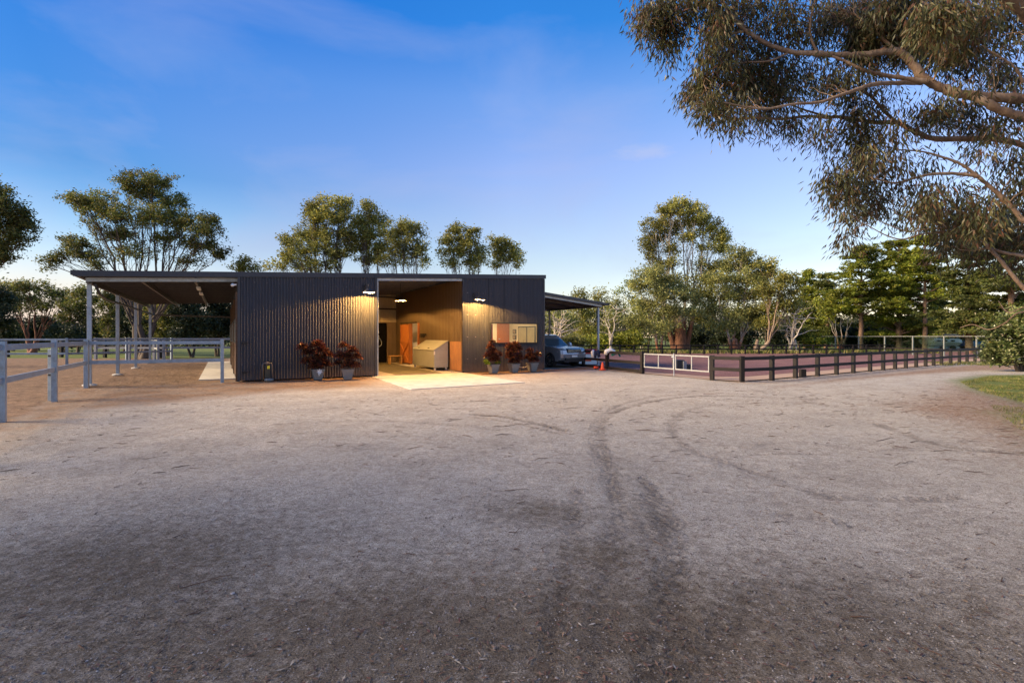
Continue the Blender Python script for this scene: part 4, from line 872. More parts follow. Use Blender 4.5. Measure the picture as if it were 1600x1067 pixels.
# ---------------------------------------------------------------- cone, jump blocks
M_ORG = plain('orange_plastic', (.75, .09, .03), .5, var=.1)
cn = empty('traffic_cone', 'orange traffic cone standing beside the right carport post', 'cone', G(941.5, 578))
MB().lathe([(.11, .03), (.045, .35), (.025, .39), (0, .39)], 20).build('cone', M_ORG, cn, smooth=True); MB().box(-.145, -.145, 0, .145, .145, .03).build('base', M_ORG, cn, bevel=.01)
ob = MB(); ob.tube([(-.12, 0, .1), (0, -.02, .08), (.1, 0, .1), (.06, .1, .1), (-.06, .1, .12), (-.12, 0, .1)], .05, 8); o = ob.build('orange_strap', M_ORG, None, smooth=True); o.location = G(932, 576.5); o.location.z = -.02; tag(o, 'small bundle of orange strap lying at the foot of the carport post', 'strap')
jb = empty('jump_block', 'red topped white plastic jump block beyond the nose of the parked car', 'jump block', (4.35, 29.6, 0), .3)
MB().add([(-.85, -.2, 0), (.85, -.2, 0), (.85, .2, 0), (-.85, .2, 0), (-.75, -.14, .62), (.75, -.14, .62), (.75, .14, .62), (-.75, .14, .62)], [(3, 2, 1, 0), (0, 1, 5, 4), (1, 2, 6, 5), (2, 3, 7, 6), (3, 0, 4, 7), (4, 5, 6, 7)]).build('body', M_WHITE, jb, bevel=.02)
MB().box(-.76, -.17, .62, .76, .17, .90).build('red_top', plain('red_plastic', (.6, .03, .02), .5), jb, bevel=.03); MB().box(-.3, -.205, .2, .3, -.16, .3).build('red_band', M_ORG, jb)
def lump(label, loc, parts, name='saddle_cloth', cat='cloth'):
    r = empty(name, label, cat, loc)
    for nm, mat, pts, rr in parts:
        MB().tube(pts, rr, 9).build(nm, mat, r, smooth=True)
lump('navy and white folded rug draped over the dark arena rail behind the carport post', (P0.x-.32, P0.y+.45, .55), [('navy_fold', plain('navy_cloth', (.02, .03, .07), .8), [(-.22, .05, .02), (-.2, 0, .32), (-.1, 0, .40), (0, -.03, .05)], [.08, .1, .1, .07]), ('white_fold', M_WHITE, [(-.34, -.02, .02), (-.36, 0, .3), (-.3, .05, .4)], [.07, .09, .06])], 'folded_rug', 'rug')
lump('white and teal saddle cloths piled on the dark arena rail beside the orange cone', (P0.x+.12, P0.y-.15, .70), [('white_cloth', M_WHITE, [(-.24, 0, .04), (-.2, 0, .2), (.0, 0, .27), (.16, 0, .2), (.2, 0, .04)], [.08, .12, .12, .12, .09]), ('teal_cloth', plain('teal_cloth', (.02, .20, .18), .8), [(.05, -.08, .02), (.25, -.05, .13), (.42, 0, .12), (.5, 0, -.05)], [.06, .08, .06, .04])])

# ---------------------------------------------------------------- glass windbreak, shed, boats
gxs = [58.9, 54.9, 51.4, 48.0, 44.8, 41.7, 38.9, 36.4]
gpts = [(35.5+.02*(59-y)*2, y) for y in gxs]
gf = empty('glass_windbreak', 'long clear-panelled windbreak on pale posts beyond the far right corner of the arena', 'windbreak', (gpts[0][0], gpts[0][1], 0))
M_GL2, nt = nodes('greenish_clear_panel')
o_ = N(nt, 'ShaderNodeOutputMaterial'); g_ = N(nt, 'ShaderNodeBsdfGlossy', Roughness=.06); t_ = N(nt, 'ShaderNodeBsdfTransparent'); x_ = N(nt, 'ShaderNodeMixShader', Fac=.22)
t_.inputs[0].default_value = (.74, .84, .80, 1); g_.inputs[0].default_value = (.8, .9, .9, 1); x_.inputs[0].default_value = .13; L(nt, t_, 0, x_, 1); L(nt, g_, 0, x_, 2); L(nt, x_, 0, o_, 0)
M_PPOST = plain('pale_aluminium', (.26, .27, .25), .5, .2)
g0 = Vector((gpts[0][0], gpts[0][1], 0))
for k, p in enumerate(gpts):
    q = Vector((p[0], p[1], 0))-g0; MB().box(q.x-.045, q.y-.045, -.05, q.x+.045, q.y+.045, 1.68).build('post', M_PPOST, gf)
    if k < len(gpts)-1:
        q2 = Vector((gpts[k+1][0], gpts[k+1][1], 0))-g0
        MB().bar(q+Vector((0, 0, 1.14)), q2+Vector((0, 0, 1.14)), .02, 1.0).build('panel', M_GL2, gf)
        MB().bar(q+Vector((0, 0, 1.68)), q2+Vector((0, 0, 1.68)), .06, .045).build('top_rail', M_PPOST, gf)
        MB().bar(q+Vector((0, 0, .58)), q2+Vector((0, 0, .58)), .07, .09).build('bottom_rail', M_BROWNF, gf)
M_BEIGE = plain('beige_roof_sheet', (.50, .40, .28), .7)
sh = empty('open_shed', 'low open shed with a beige roof edge sheltering a boat behind the windbreak', 'shed', (52, 66, 0))
slab(MB(), -6, 13, -3, 4, lambda u: 1.98+.0*u, .14).build('roof', M_BEIGE, sh)
for x in (-5.5, -1, 4.5, 8.5, 12.5): MB().box(x, -2.8, -.05, x+.16, -2.64, 1.84).build('post', M_PPOST, sh)
MB().box(-6, 3.8, 0, 13, 3.9, 1.8).build('back_wall', M_BLACK, sh)
bo = empty('white_boat', 'white motor boat with small dark windows parked under the beige shed roof', 'boat', (51.6, 60.0, 0), 0)
hull = []
secs = [(-2.6, .02, 1.25, 1.05), (-2.2, .35, 1.42, .75), (-1.4, .7, 1.50, .55), (0, .85, 1.48, .5), (1.6, .85, 1.38, .5), (2.0, .75, 1.25, .6)]
vs = []; fs = []
for (x, hw, zt, zb) in secs: vs += [(x, -hw, (zt+zb)/2), (x, -hw*.9, zt), (x, hw*.9, zt), (x, hw, (zt+zb)/2), (x, hw*.4, zb), (x, -hw*.4, zb)]
for k in range(5): fs += [(k*6+i, k*6+(i+1) % 6, (k+1)*6+(i+1) % 6, (k+1)*6+i) for i in range(6)]
fs += [tuple(range(6))[::-1], tuple(30+i for i in range(6))]
MB().add(vs, fs).build('hull', M_WHITE, bo, bevel=.03)
for x, ww in ((-1.05, .3), (-.45, .5), (.6, .35)): MB().box(x, -.95, 1.08, x+ww, -.84, 1.24).build('window', M_BLACK, bo)
MB().box(-1.8, -.6, .2, 1.8, .6, .45).build('trailer', M_GALV, bo)
for x in (-.3, .9): MB().lathe([(0, -.1), (.3, -.1), (.3, .1), (0, .1)], 16, Matrix.Translation((x, -.7, .3)) @ Matrix.Rotation(math.pi/2, 4, 'X')).build('wheel', M_TYRE, bo)
bc = empty('covered_trailer', 'trailer under a blue tarpaulin beside the white boat in the shed', 'trailer', (55.6, 59.8, 0))
M_TARP = plain('blue_tarpaulin', (.04, .14, .26), .6, var=.5, scale=2.5)
MB().add([(-1.3, -.7, .5), (1.6, -.7, .5), (1.6, .7, .5), (-1.3, .7, .5), (-1.1, -.5, 1.15), (.6, -.5, 1.05), (.6, .5, 1.05), (-1.1, .5, 1.15), (1.5, -.4, .75), (1.5, .4, .75)], [(3, 2, 1, 0), (0, 1, 8, 5, 4), (1, 2, 9, 8), (2, 3, 7, 6, 9), (3, 0, 4, 7), (4, 5, 6, 7), (5, 8, 9, 6)]).build('tarpaulin', M_TARP, bc, bevel=.05)
for y in (-.75, .75): MB().lathe([(0, -.09), (.28, -.09), (.28, .09), (0, .09)], 16, Matrix.Translation((.1, y, .28)) @ Matrix.Rotation(math.pi/2, 4, 'X')).build('wheel', M_TYRE, bc)
yl = empty('yellow_loader', 'small yellow machine at the right end of the shed', 'machine', (57.6, 59.4, 0))
MB().add([(-.9, -.6, .5), (.9, -.6, .5), (.9, .6, .5), (-.9, .6, .5), (-.7, -.5, 1.2), (.3, -.5, 1.15), (.3, .5, 1.15), (-.7, .5, 1.2), (.85, -.5, .85), (.85, .5, .85)], [(3, 2, 1, 0), (0, 1, 8, 5, 4), (1, 2, 9, 8), (2, 3, 7, 6, 9), (3, 0, 4, 7), (4, 5, 6, 7), (5, 8, 9, 6)]).build('body', plain('yellow_paint', (.75, .42, .02), .5), yl, bevel=.04)
for x in (-.55, .55):
    for y in (-.68, .68): MB().lathe([(0, -.1), (.32, -.1), (.32, .1), (0, .1)], 16, Matrix.Translation((x, y, .32)) @ Matrix.Rotation(math.pi/2, 4, 'X')).build('wheel', M_TYRE, yl)
MB().box(-.6, -.4, 1.2, -.5, .4, 1.75).build('roll_bar', M_DKP, yl)
hs_ = empty('distant_hut', 'small distant reddish-brown hut with a hipped roof among the trees at the left', 'hut', (-67.8, 76, 0))
MB().box(-1.15, -1, 0, 1.15, 1, 3.1).build('wall', plain('dull_red_brick', (.14, .055, .04), .9, scale=4), hs_)
MB().add([(-1.5, -1.4, 3.05), (1.5, -1.4, 3.05), (1.5, 1.4, 3.05), (-1.5, 1.4, 3.05), (-.7, 0, 4.2), (.7, 0, 4.2)], [(0, 1, 5, 4), (1, 2, 5), (2, 3, 4, 5), (3, 0, 4), (3, 2, 1, 0)]).build('roof', plain('dull_red_tiles', (.18, .07, .06), .8, scale=5), hs_)
MB().box(-.7, -1.03, 1.6, .7, -1, 2.6).build('window', M_CGL, hs_)

# ---------------------------------------------------------------- vegetation
LF_L = leafmat('gum_leaf_dusk', [(0.064, 0.090, 0.024), (0.117, 0.149, 0.031), (0.202, 0.211, 0.042), (0.097, 0.120, 0.036), (0.279, 0.221, 0.056), (0.064, 0.080, 0.028)], .42, .22)
LF_G = leafmat('gum_leaf_golden', [(0.160, 0.164, 0.037), (0.291, 0.286, 0.057), (0.496, 0.409, 0.085), (0.232, 0.245, 0.066), (0.408, 0.437, 0.113), (0.131, 0.137, 0.037)], .42, .22)
LF_M = leafmat('gum_leaf_greygreen', [(0.178, 0.221, 0.077), (0.325, 0.333, 0.097), (0.474, 0.443, 0.134), (0.267, 0.278, 0.097), (0.133, 0.153, 0.058)], .42, .3)
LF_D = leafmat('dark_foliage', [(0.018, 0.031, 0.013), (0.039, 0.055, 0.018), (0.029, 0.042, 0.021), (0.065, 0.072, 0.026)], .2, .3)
LF_P = leafmat('pine_needles', [(0.091, 0.129, 0.012), (0.165, 0.207, 0.020), (0.256, 0.276, 0.027), (0.065, 0.103, 0.015), (0.311, 0.293, 0.037)], .35, .3)
LF_Y = leafmat('yellow_green_leaf', [(0.150, 0.188, 0.022), (0.250, 0.275, 0.027), (0.112, 0.150, 0.022), (0.325, 0.300, 0.037)], .3, .4)
LF_O = leafmat('overhanging_gum_leaf', [(0.043, 0.051, 0.018), (0.071, 0.076, 0.027), (0.130, 0.054, 0.026), (0.054, 0.064, 0.026), (0.136, 0.122, 0.046), (0.082, 0.034, 0.018), (0.092, 0.103, 0.041), (0.038, 0.039, 0.016)], .32, .6, .42)
BK_P = barkmat('pale_gum_bark', (.30, .25, .19), (.46, .40, .32), (.60, .54, .46), ((.26, .10, .045), 1.2))
BK_T = barkmat('tan_gum_bark', (.16, .10, .065), (.30, .21, .14), (.42, .33, .25), None, 2)
BK_R = barkmat('red_brown_bark', (.10, .035, .02), (.19, .07, .04), (.27, .13, .08))
BK_D = barkmat('dark_bark', (.04, .03, .022), (.09, .065, .045), (.15, .11, .08))
BK_W = barkmat('bleached_bark', (.36, .30, .23), (.50, .43, .34), (.62, .56, .47))
BK_N = barkmat('pine_bark', (.10, .055, .035), (.20, .12, .075), (.30, .20, .13))
# left of the yard
tree('big spreading gum tree rising above the left veranda roof', 38, 222, [(232, 286, 40, 17), (215, 302, 34, 16), (196, 288, 16, 14), (150, 322, 42, 17), (120, 318, 18, 8), (190, 343, 44, 20), (175, 368, 36, 16), (262, 316, 26, 16), (245, 340, 28, 16), (288, 350, 34, 18), (322, 345, 14, 10), (330, 366, 26, 20), (300, 384, 30, 14), (262, 372, 24, 14), (345, 398, 14, 12), (120, 383, 30, 14), (78, 408, 18, 13), (95, 396, 16, 8, .8), (140, 402, 30, 12, .7), (215, 398, 34, 14, .5), (155, 418, 16, 7, .7), (290, 408, 30, 10, .4)],
     LF_L, BK_D, .32, .22, 3.9, seed=1, stems=3, dens=.92, cl=4.6)
tree('gum tree crown leaning in at the left edge of the photograph', 27, -75, [(5, 318, 30, 24), (-15, 345, 45, 35), (18, 355, 26, 26), (-30, 300, 40, 22), (8, 388, 26, 20), (-5, 410, 24, 12), (32, 335, 12, 18), (28, 375, 10, 14), (-80, 340, 50, 45)], LF_L, BK_D, .35, .35, 4.6, seed=2, stems=2, dens=.9)
tree('low spreading tree with a red-brown forked trunk at the far left', 52, 50, [(20, 452, 26, 8), (52, 449, 30, 8), (84, 460, 22, 9), (8, 470, 22, 12), (45, 468, 30, 8, .8), (78, 478, 24, 8, .8), (35, 483, 16, 6, .7), (100, 470, 14, 10), (98, 490, 12, 7)], LF_L, BK_R, .38, .2, 3.8, seed=3, stems=2, dens=.95)
tree('dark rounded tree at the left edge beyond the fences', 47, -8, [(0, 468, 24, 16), (5, 490, 22, 16), (-20, 480, 30, 26), (10, 505, 18, 10)], LF_D, BK_D, .2, .3, 4, seed=4)
tree('thin tree with tufted crown just left of the front veranda post', 50, 121, [(118, 462, 14, 10), (132, 458, 10, 9), (112, 480, 16, 10), (132, 480, 14, 12), (108, 497, 16, 9), (128, 500, 16, 10), (140, 492, 10, 12), (148, 470, 8, 12)], LF_L, BK_D, .15, .3, 4, seed=5, stems=2)
for k, (px, Y, tp, bt, w_, n, lf, bk, lab) in enumerate([
    (168, 46, 452, 530, 42, 7, LF_L, BK_T, 'slender pale-limbed tree seen between the first two veranda posts'),
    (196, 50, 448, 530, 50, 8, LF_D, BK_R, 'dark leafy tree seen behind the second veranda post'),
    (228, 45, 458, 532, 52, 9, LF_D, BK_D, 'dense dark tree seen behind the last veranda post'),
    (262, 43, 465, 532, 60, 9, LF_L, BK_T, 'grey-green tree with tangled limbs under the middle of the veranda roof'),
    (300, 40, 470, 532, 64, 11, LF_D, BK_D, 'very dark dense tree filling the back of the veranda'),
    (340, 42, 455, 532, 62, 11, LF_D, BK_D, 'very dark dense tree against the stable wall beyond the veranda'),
    (60, 60, 496, 534, 66, 6, LF_D, BK_D, 'low dark bush left of the distant reddish house'),
    (145, 56, 498, 534, 56, 6, LF_D, BK_D, 'low dark bush right of the distant reddish house'),
    (20, 58, 500, 534, 60, 6, LF_D, BK_D, 'low dark bush below the leftmost tree'),
    (100, 48, 512, 534, 60, 5, LF_D, BK_D, 'flat dark bush in front of the distant reddish house')]):
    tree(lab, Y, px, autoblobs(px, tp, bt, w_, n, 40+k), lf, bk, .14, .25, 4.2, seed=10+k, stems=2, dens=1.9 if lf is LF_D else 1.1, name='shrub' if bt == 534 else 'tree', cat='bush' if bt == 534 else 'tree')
tree('small bright green tree top showing over the roof at the veranda end', 40, 383, [(383, 412, 16, 7), (372, 420, 14, 6), (396, 420, 12, 6)], LF_Y, BK_D, .12, .5, 4, seed=21)
tree('low brownish gum top over the roof left of the big roadside gums', 44, 448, [(452, 408, 20, 9), (432, 419, 16, 6), (470, 416, 16, 8)], LF_G, BK_D, .16, .5, 4, seed=22)
tree('tallest gum behind the stable roof, left one of the dense pair', 40, 512, [(512, 325, 26, 13), (535, 320, 16, 12), (488, 328, 14, 12), (495, 345, 26, 15), (530, 345, 26, 16), (475, 365, 24, 15), (455, 380, 18, 12), (505, 372, 30, 17), (540, 372, 26, 17), (480, 395, 26, 14), (448, 396, 12, 8), (525, 398, 28, 13, 1), (500, 415, 34, 9, .8)], LF_G, BK_D, .3, .3, 3.9, seed=23, stems=3, dens=1.0, cl=4.6)
tree('rounded gum behind the stable roof merging with the tallest one', 41, 582, [(578, 330, 16, 12), (590, 348, 20, 16), (568, 352, 18, 15), (580, 372, 24, 15), (560, 385, 18, 12), (592, 392, 20, 14), (572, 408, 24, 9, .9)], LF_G, BK_D, .24, .3, 3.9, seed=24, stems=2, dens=1., cl=4.6)
tree('gum with fine bare limbs behind the roof above the breezeway opening', 40, 632, [(628, 356, 20, 12), (612, 368, 18, 13), (645, 366, 16, 14), (634, 382, 24, 14), (655, 392, 14, 14), (610, 395, 18, 12, .7), (638, 402, 24, 9, .9), (662, 408, 8, 9), (600, 410, 18, 9, .8)], LF_G, BK_D, .2, .3, 3.9, seed=25, stems=3, dens=.95, cl=4.6)
tree('gum with a yellow-green middle behind the right part of the roof', 42, 728, [(712, 362, 18, 11), (738, 364, 14, 9), (700, 380, 16, 11), (730, 382, 24, 14), (748, 396, 16, 14), (718, 400, 20, 13), (692, 398, 9, 9, .7), (740, 412, 22, 9, 1), (705, 416, 16, 7, .6)], LF_G, BK_D, .2, .3, 3.8, seed=26, stems=2, dens=1.05, cl=4.4)
tree('smaller pointed gum behind the roof nearest the right front wall', 43, 785, [(778, 377, 15, 8), (790, 386, 16, 10), (775, 392, 14, 10), (805, 396, 14, 11), (790, 404, 18, 10), (812, 410, 8, 8), (776, 412, 12, 7, .7)], LF_G, BK_D, .16, .3, 3.8, seed=27, stems=2, dens=1.05, cl=4.4)
# right side
tree('giant gum with pale upright limbs and a massive red-brown base beyond the arena', 54, 1062, [(1062, 324, 20, 11), (1045, 334, 22, 12), (1080, 334, 20, 12), (1022, 352, 20, 13), (1060, 350, 28, 14), (1095, 346, 20, 13), (1112, 360, 18, 14), (1030, 372, 22, 12), (1075, 370, 26, 10, .8), (1125, 376, 16, 14), (1012, 388, 14, 12), (1128, 392, 12, 10), (1045, 392, 22, 10, .6), (1098, 392, 20, 10, .5), (1018, 408, 12, 8, .7), (1040, 416, 26, 10, .7), (1090, 412, 22, 9, .4), (1110, 425, 20, 10, .6), (1030, 432, 24, 12, .55), (1065, 438, 26, 12, .45), (1100, 442, 24, 12, .5), (1040, 455, 22, 12, .6), (1085, 462, 24, 12, .55), (1055, 488, 26, 12, .5), (1090, 496, 22, 12, .6), (1020, 500, 18, 10, .7)],
     LF_G, barkmat('giant_gum_bark', (.30, .25, .19), (.46, .40, .32), (.60, .54, .46), ((.22, .095, .050), 3.0)), .40, .27, 3.6, seed=31, stems=4, dens=1.1, cl=4.4, bole=(.74, 4.2))
tree('lower foliage gum crowding the left side of the giant gum', 51, 1030, [(1015, 432, 30, 13), (1045, 440, 30, 13), (1000, 450, 26, 13), (1035, 462, 34, 14), (1070, 468, 26, 13), (1010, 480, 28, 14), (1045, 490, 30, 13), (1000, 505, 24, 12), (1035, 512, 28, 10), (1080, 490, 18, 10)], LF_M, BK_P, .22, .2, 3.8, seed=32, stems=2, dens=.9)
tree('broad bushy gum with orange-brown forked trunk right of the giant gum', 52, 1148, [(1155, 402, 24, 11), (1140, 420, 26, 14), (1172, 418, 20, 14), (1120, 440, 28, 16), (1160, 440, 30, 14), (1190, 432, 22, 13), (1135, 465, 34, 16), (1175, 462, 30, 16), (1115, 485, 24, 14), (1150, 492, 34, 13), (1185, 488, 26, 14), (1130, 510, 28, 9)], LF_M, BK_P, .26, .2, 3.8, seed=33, stems=3, dens=1.1, bole=(.42, 1.7))
tree('leaning-trunked gum with yellowish crown edge left of the pines', 50, 1182, [(1205, 418, 22, 10), (1222, 440, 20, 14), (1200, 455, 24, 15), (1235, 460, 16, 15), (1215, 480, 26, 15), (1240, 485, 14, 13), (1205, 505, 28, 12)], LF_G, BK_T, .3, .14, 3.8, seed=34, stems=2, dens=.9, lean=.5)
for k, (px, Y, tp, bt, w_, n, lf, bk, r0, lab) in enumerate([
    (878, 60, 474, 545, 44, 8, LF_M, BK_W, .14, 'pale-branched thin tree seen over the bonnet of the parked car'),
    (905, 64, 452, 545, 46, 9, LF_G, BK_W, .16, 'olive tree rising behind the carport roof end'),
    (934, 66, 450, 545, 40, 9, LF_G, BK_D, .18, 'pointed olive tree directly behind the right carport post'),
    (962, 62, 464, 545, 40, 8, LF_M, BK_W, .15, 'pale-trunked tree right of the carport post'),
    (980, 66, 437, 545, 36, 10, LF_P, BK_N, .2, 'dark-topped pine standing left of the giant gum'),
    (1003, 60, 478, 545, 36, 7, LF_Y, BK_W, .12, 'yellowish small tree left of the giant gum base')]):
    tree(lab, Y, px, autoblobs(px, tp, bt, w_, n, 60+k), lf, bk, r0, .3, 3.8, seed=50+k, stems=2, dens=.8)
for k, (px, Y, bt_, lab) in enumerate([(870, 50, 470, 'bare bleached tree with crossing limbs behind the parked car'), (955, 52, 475, 'slim bare white trunk tree just right of the carport post'), (1238, 50, 480, 'bare pale tree with wiry limbs left of the round lime bush')]):
    rng = np.random.default_rng(70+k); s = Y/F; o = empty('bare_tree', lab, 'tree', ((px-800)*s, Y, 0)); parts = []
    for q in range(5 if k != 1 else 3):
        e = np.array([rng.uniform(-1.7, 1.7), rng.uniform(-1, 1), rng.uniform(3.4, 5.2)]); st = np.array([rng.uniform(-.5, .5)*(q > 0), 0, 0.])
        p = bez(st, e, (rng.normal()*.5, 0, .2), 10, .09, rng); parts.append(tube_np(p, np.linspace(.11, .02, 10), 6))
        for _ in range(7):
            i_ = rng.integers(3, 9); e2 = p[i_]+np.array([rng.normal()*1.1, rng.normal()*.6, rng.uniform(-.1, 1.1)]); parts.append(tube_np(bez(p[i_], e2, (0, 0, .1), 7, .06, rng), np.linspace(.05, .012, 7), 5))
    V, Q = merge(parts); link('trunk', np_mesh('trunk', V, Q, True), BK_W, o)
    D_ = rng.normal(size=(260, 3)); V, Q = leaves_np(np.array([0, 0, 4.2])+D_*np.array([1.4, .8, .8]), rng.normal(size=(260, 3)), .28, .12, rng); link('crown', np_mesh('crown', V, Q), LF_M, o)
LF_P2 = leafmat('dark_pine_needles', [(.06, .085, .020), (.10, .13, .026), (.15, .17, .032), (.04, .06, .018), (.19, .185, .045)], .35, .3)
def pine(label, Y, px, top_, bot_, w_, n, seed, r0=.25, lay=None, base=545, dens=1.):
    rng = np.random.default_rng(seed); bl = []
    for i in range(n):
        t = (i+.3)/n; y = top_+(bot_-top_)*t; ww = w_*(.30+.7*math.sin(min(1, t*1.25)*math.pi*.62))*.5
        for sgn in (-1, 1, -1, 1):
            if rng.random() < .8:
                bl.append((px+sgn*ww*rng.uniform(.35, .75), y+rng.uniform(-3.5, 3.5), ww*rng.uniform(.38, .66)+4, (bot_-top_)/n*rng.uniform(.28, .5)+2))
        bl.append((px+rng.uniform(-.25, .25)*ww, y, ww*.5+4, 5))
    bl.append((px, top_+2, w_*.12+3, 5))
    # trunk straight to the top with whorled boughs
    s = Y/F; o = empty('pine_tree', label, 'tree', ((px-800)*s, Y, 0)); C = []; wood = []
    H_ = H+(HY-top_)*s; tr = bez((0, 0, -.1), (rng.normal()*.3, 0, H_-.3), (rng.normal()*.2, 0, 0), 9, .03, rng); wood.append(tube_np(tr, np.linspace(r0, r0*.15, 9), 8))
    for b in bl:
        dy = rng.uniform(-1, 1)*b[2]*s; c = np.array([(b[0]-px)*s, dy, H+(HY-b[1])*s]); ti = np.clip((c[2]-.6)/H_, .05, .97); a = np.array([0, 0, H_*ti])
        wood.append(tube_np(bez(a-np.array([0, 0, .3]), c, (0, 0, .25), 6, .05, rng), np.linspace(r0*.28, .02, 6), 5))
        nc = max(5, int(b[2]*b[3]/9)); d = rng.normal(size=(nc, 3)); d /= np.linalg.norm(d, axis=1)[:, None]
        cc = c+d*np.array([b[2], b[2]*.8, b[3]])*s*(rng.random((nc, 1))**.5); m_ = int(b[2]*b[3]*4.2*dens); idx = rng.integers(nc, size=m_)
        C.append(cc[idx]+rng.normal(size=(m_, 3))*s*np.array([2.6, 2.6, 1.25]))
    C = np.concatenate(C); D_ = rng.normal(size=C.shape); D_[:, 2] = D_[:, 2]*.5+.35
    V, Q = leaves_np(C, D_, 4.2*s, 1.5*s, rng); link('crown', np_mesh('crown', V, Q), LF_P2 if seed in (82, 86, 87, 88) else LF_P, o); V, Q = merge(wood); link('trunk', np_mesh('trunk', V, Q, True), BK_N, o)
pine('dark slim pine with a spiky top left of the tall pines', 66, 1258, 424, 535, 44, 9, 81)
pine('short pine filling the gap beside the slim spiky pine', 64, 1290, 428, 535, 46, 8, 82)
pine('open-crowned pine with a bare trunk, leftmost of the three tall pines', 60, 1345, 387, 492, 86, 8, 83, .3)
pine('densest and widest of the tall pines, standing in their middle', 60, 1405, 378, 530, 100, 13, 84, .34, dens=1.15)
pine('tallest pine with a long exposed trunk, rightmost of the three tall pines', 58, 1445, 373, 470, 72, 7, 85, .28)
pine('small blue-green pine at the foot of the tallest pine', 62, 1466, 442, 520, 34, 8, 86, .14)
pine('dark pine just left of the overhanging tree, beyond the shed', 50, 1515, 372, 525, 84, 12, 87, .34, dens=1.2)
pine('dark pine at the right edge beyond the flowering bush', 46, 1585, 368, 525, 110, 12, 88, .36, dens=1.2)
tree('umbrella-shaped yellow-green tree with pale forked trunks behind the windbreak', 61, 1313, [(1300, 468, 20, 8), (1325, 464, 22, 8), (1340, 476, 16, 9), (1290, 480, 16, 9), (1315, 482, 24, 8, .8), (1335, 492, 16, 7, .7), (1295, 496, 14, 7, .7)], LF_Y, BK_P, .2, .25, 3.8, seed=35, stems=3, dens=.9)
for k, (px, Y, tp, bt, w_, n, lf, lab) in enumerate([
    (1400, 62, 494, 540, 60, 7, LF_G, 'low brownish acacia behind the middle of the windbreak'),
    (1436, 61, 492, 540, 54, 7, LF_G, 'low rounded acacia behind the windbreak below the tall pines'),
    (1480, 70, 502, 540, 56, 6, LF_G, 'low olive bush behind the shed roof, right of the tall pines'),
    (1530, 72, 490, 540, 70, 7, LF_M, 'grey-green bush mass behind the shed below the dark pine'),
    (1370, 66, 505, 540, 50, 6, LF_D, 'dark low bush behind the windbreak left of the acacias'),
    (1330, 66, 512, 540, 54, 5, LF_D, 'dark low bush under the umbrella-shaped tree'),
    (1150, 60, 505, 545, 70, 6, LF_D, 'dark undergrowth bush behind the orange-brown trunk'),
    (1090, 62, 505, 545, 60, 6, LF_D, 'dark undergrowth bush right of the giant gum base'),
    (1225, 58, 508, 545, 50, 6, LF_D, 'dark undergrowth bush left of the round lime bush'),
    (985, 57, 522, 545, 60, 4, LF_Y, 'low green bush along the far arena fence left of the giant gum'),
    (930, 57, 524, 545, 60, 4, LF_Y, 'low green bush along the far arena fence behind the carport post'),
    (885, 56, 526, 545, 50, 4, LF_M, 'low green bush along the far fence behind the parked car')]):
    tree(lab, Y, px, autoblobs(px, tp, bt, w_, n, 90+k), lf, BK_T, .1, .15, 4.0, seed=90+k, stems=3, dens=1.05, name='shrub', cat='bush')
tree('round clipped-looking lime green bush at the left end of the windbreak', 58, 1266, [(1266, 520, 20, 9), (1252, 528, 14, 10), (1280, 528, 12, 10), (1266, 536, 22, 9)], LF_Y, BK_D, .1, .2, 3.4, seed=36, dens=1.6, cl=3.5, name='shrub', cat='bush')
# flowering bush at right, near
rng = np.random.default_rng(5)
fbush = tree('broad dark bush flecked with pale flowers at the right edge beside the road', 24, 1592, [(1592, 498, 30, 16), (1570, 520, 24, 18), (1605, 520, 38, 24), (1560, 545, 20, 16), (1590, 548, 42, 20), (1640, 520, 50, 36), (1575, 560, 30, 10), (1552, 558, 12, 8)], leafmat('bush_leaf', [(.05, .075, .02), (.10, .14, .035), (.16, .19, .05), (.20, .21, .08)], .25, .8), BK_D, .12, .15, 6.0, .38, 1.5, seed=37, name='flowering_bush', cat='bush', stems=3, cl=6)
n = 260; s = 24/F; C = np.stack([rng.normal(1585, 30, n), rng.uniform(-1.1, .6, n), rng.normal(528, 18, n)], 1); keep = (C[:, 2] < 562) & (C[:, 0]-1530 > (530-C[:, 2])*.3-8); C = C[keep]
C = np.stack([(C[:, 0]-1592)*s, C[:, 1], H+(HY-C[:, 2])*s], 1); V, Q = leaves_np(C, rng.normal(size=C.shape), .10, .07, rng)
link('flowers', np_mesh('flowers', V, Q), leafmat('cream_flower', [(.5, .5, .35), (.38, .42, .25), (.55, .45, .25)], .3, 1), fbush)
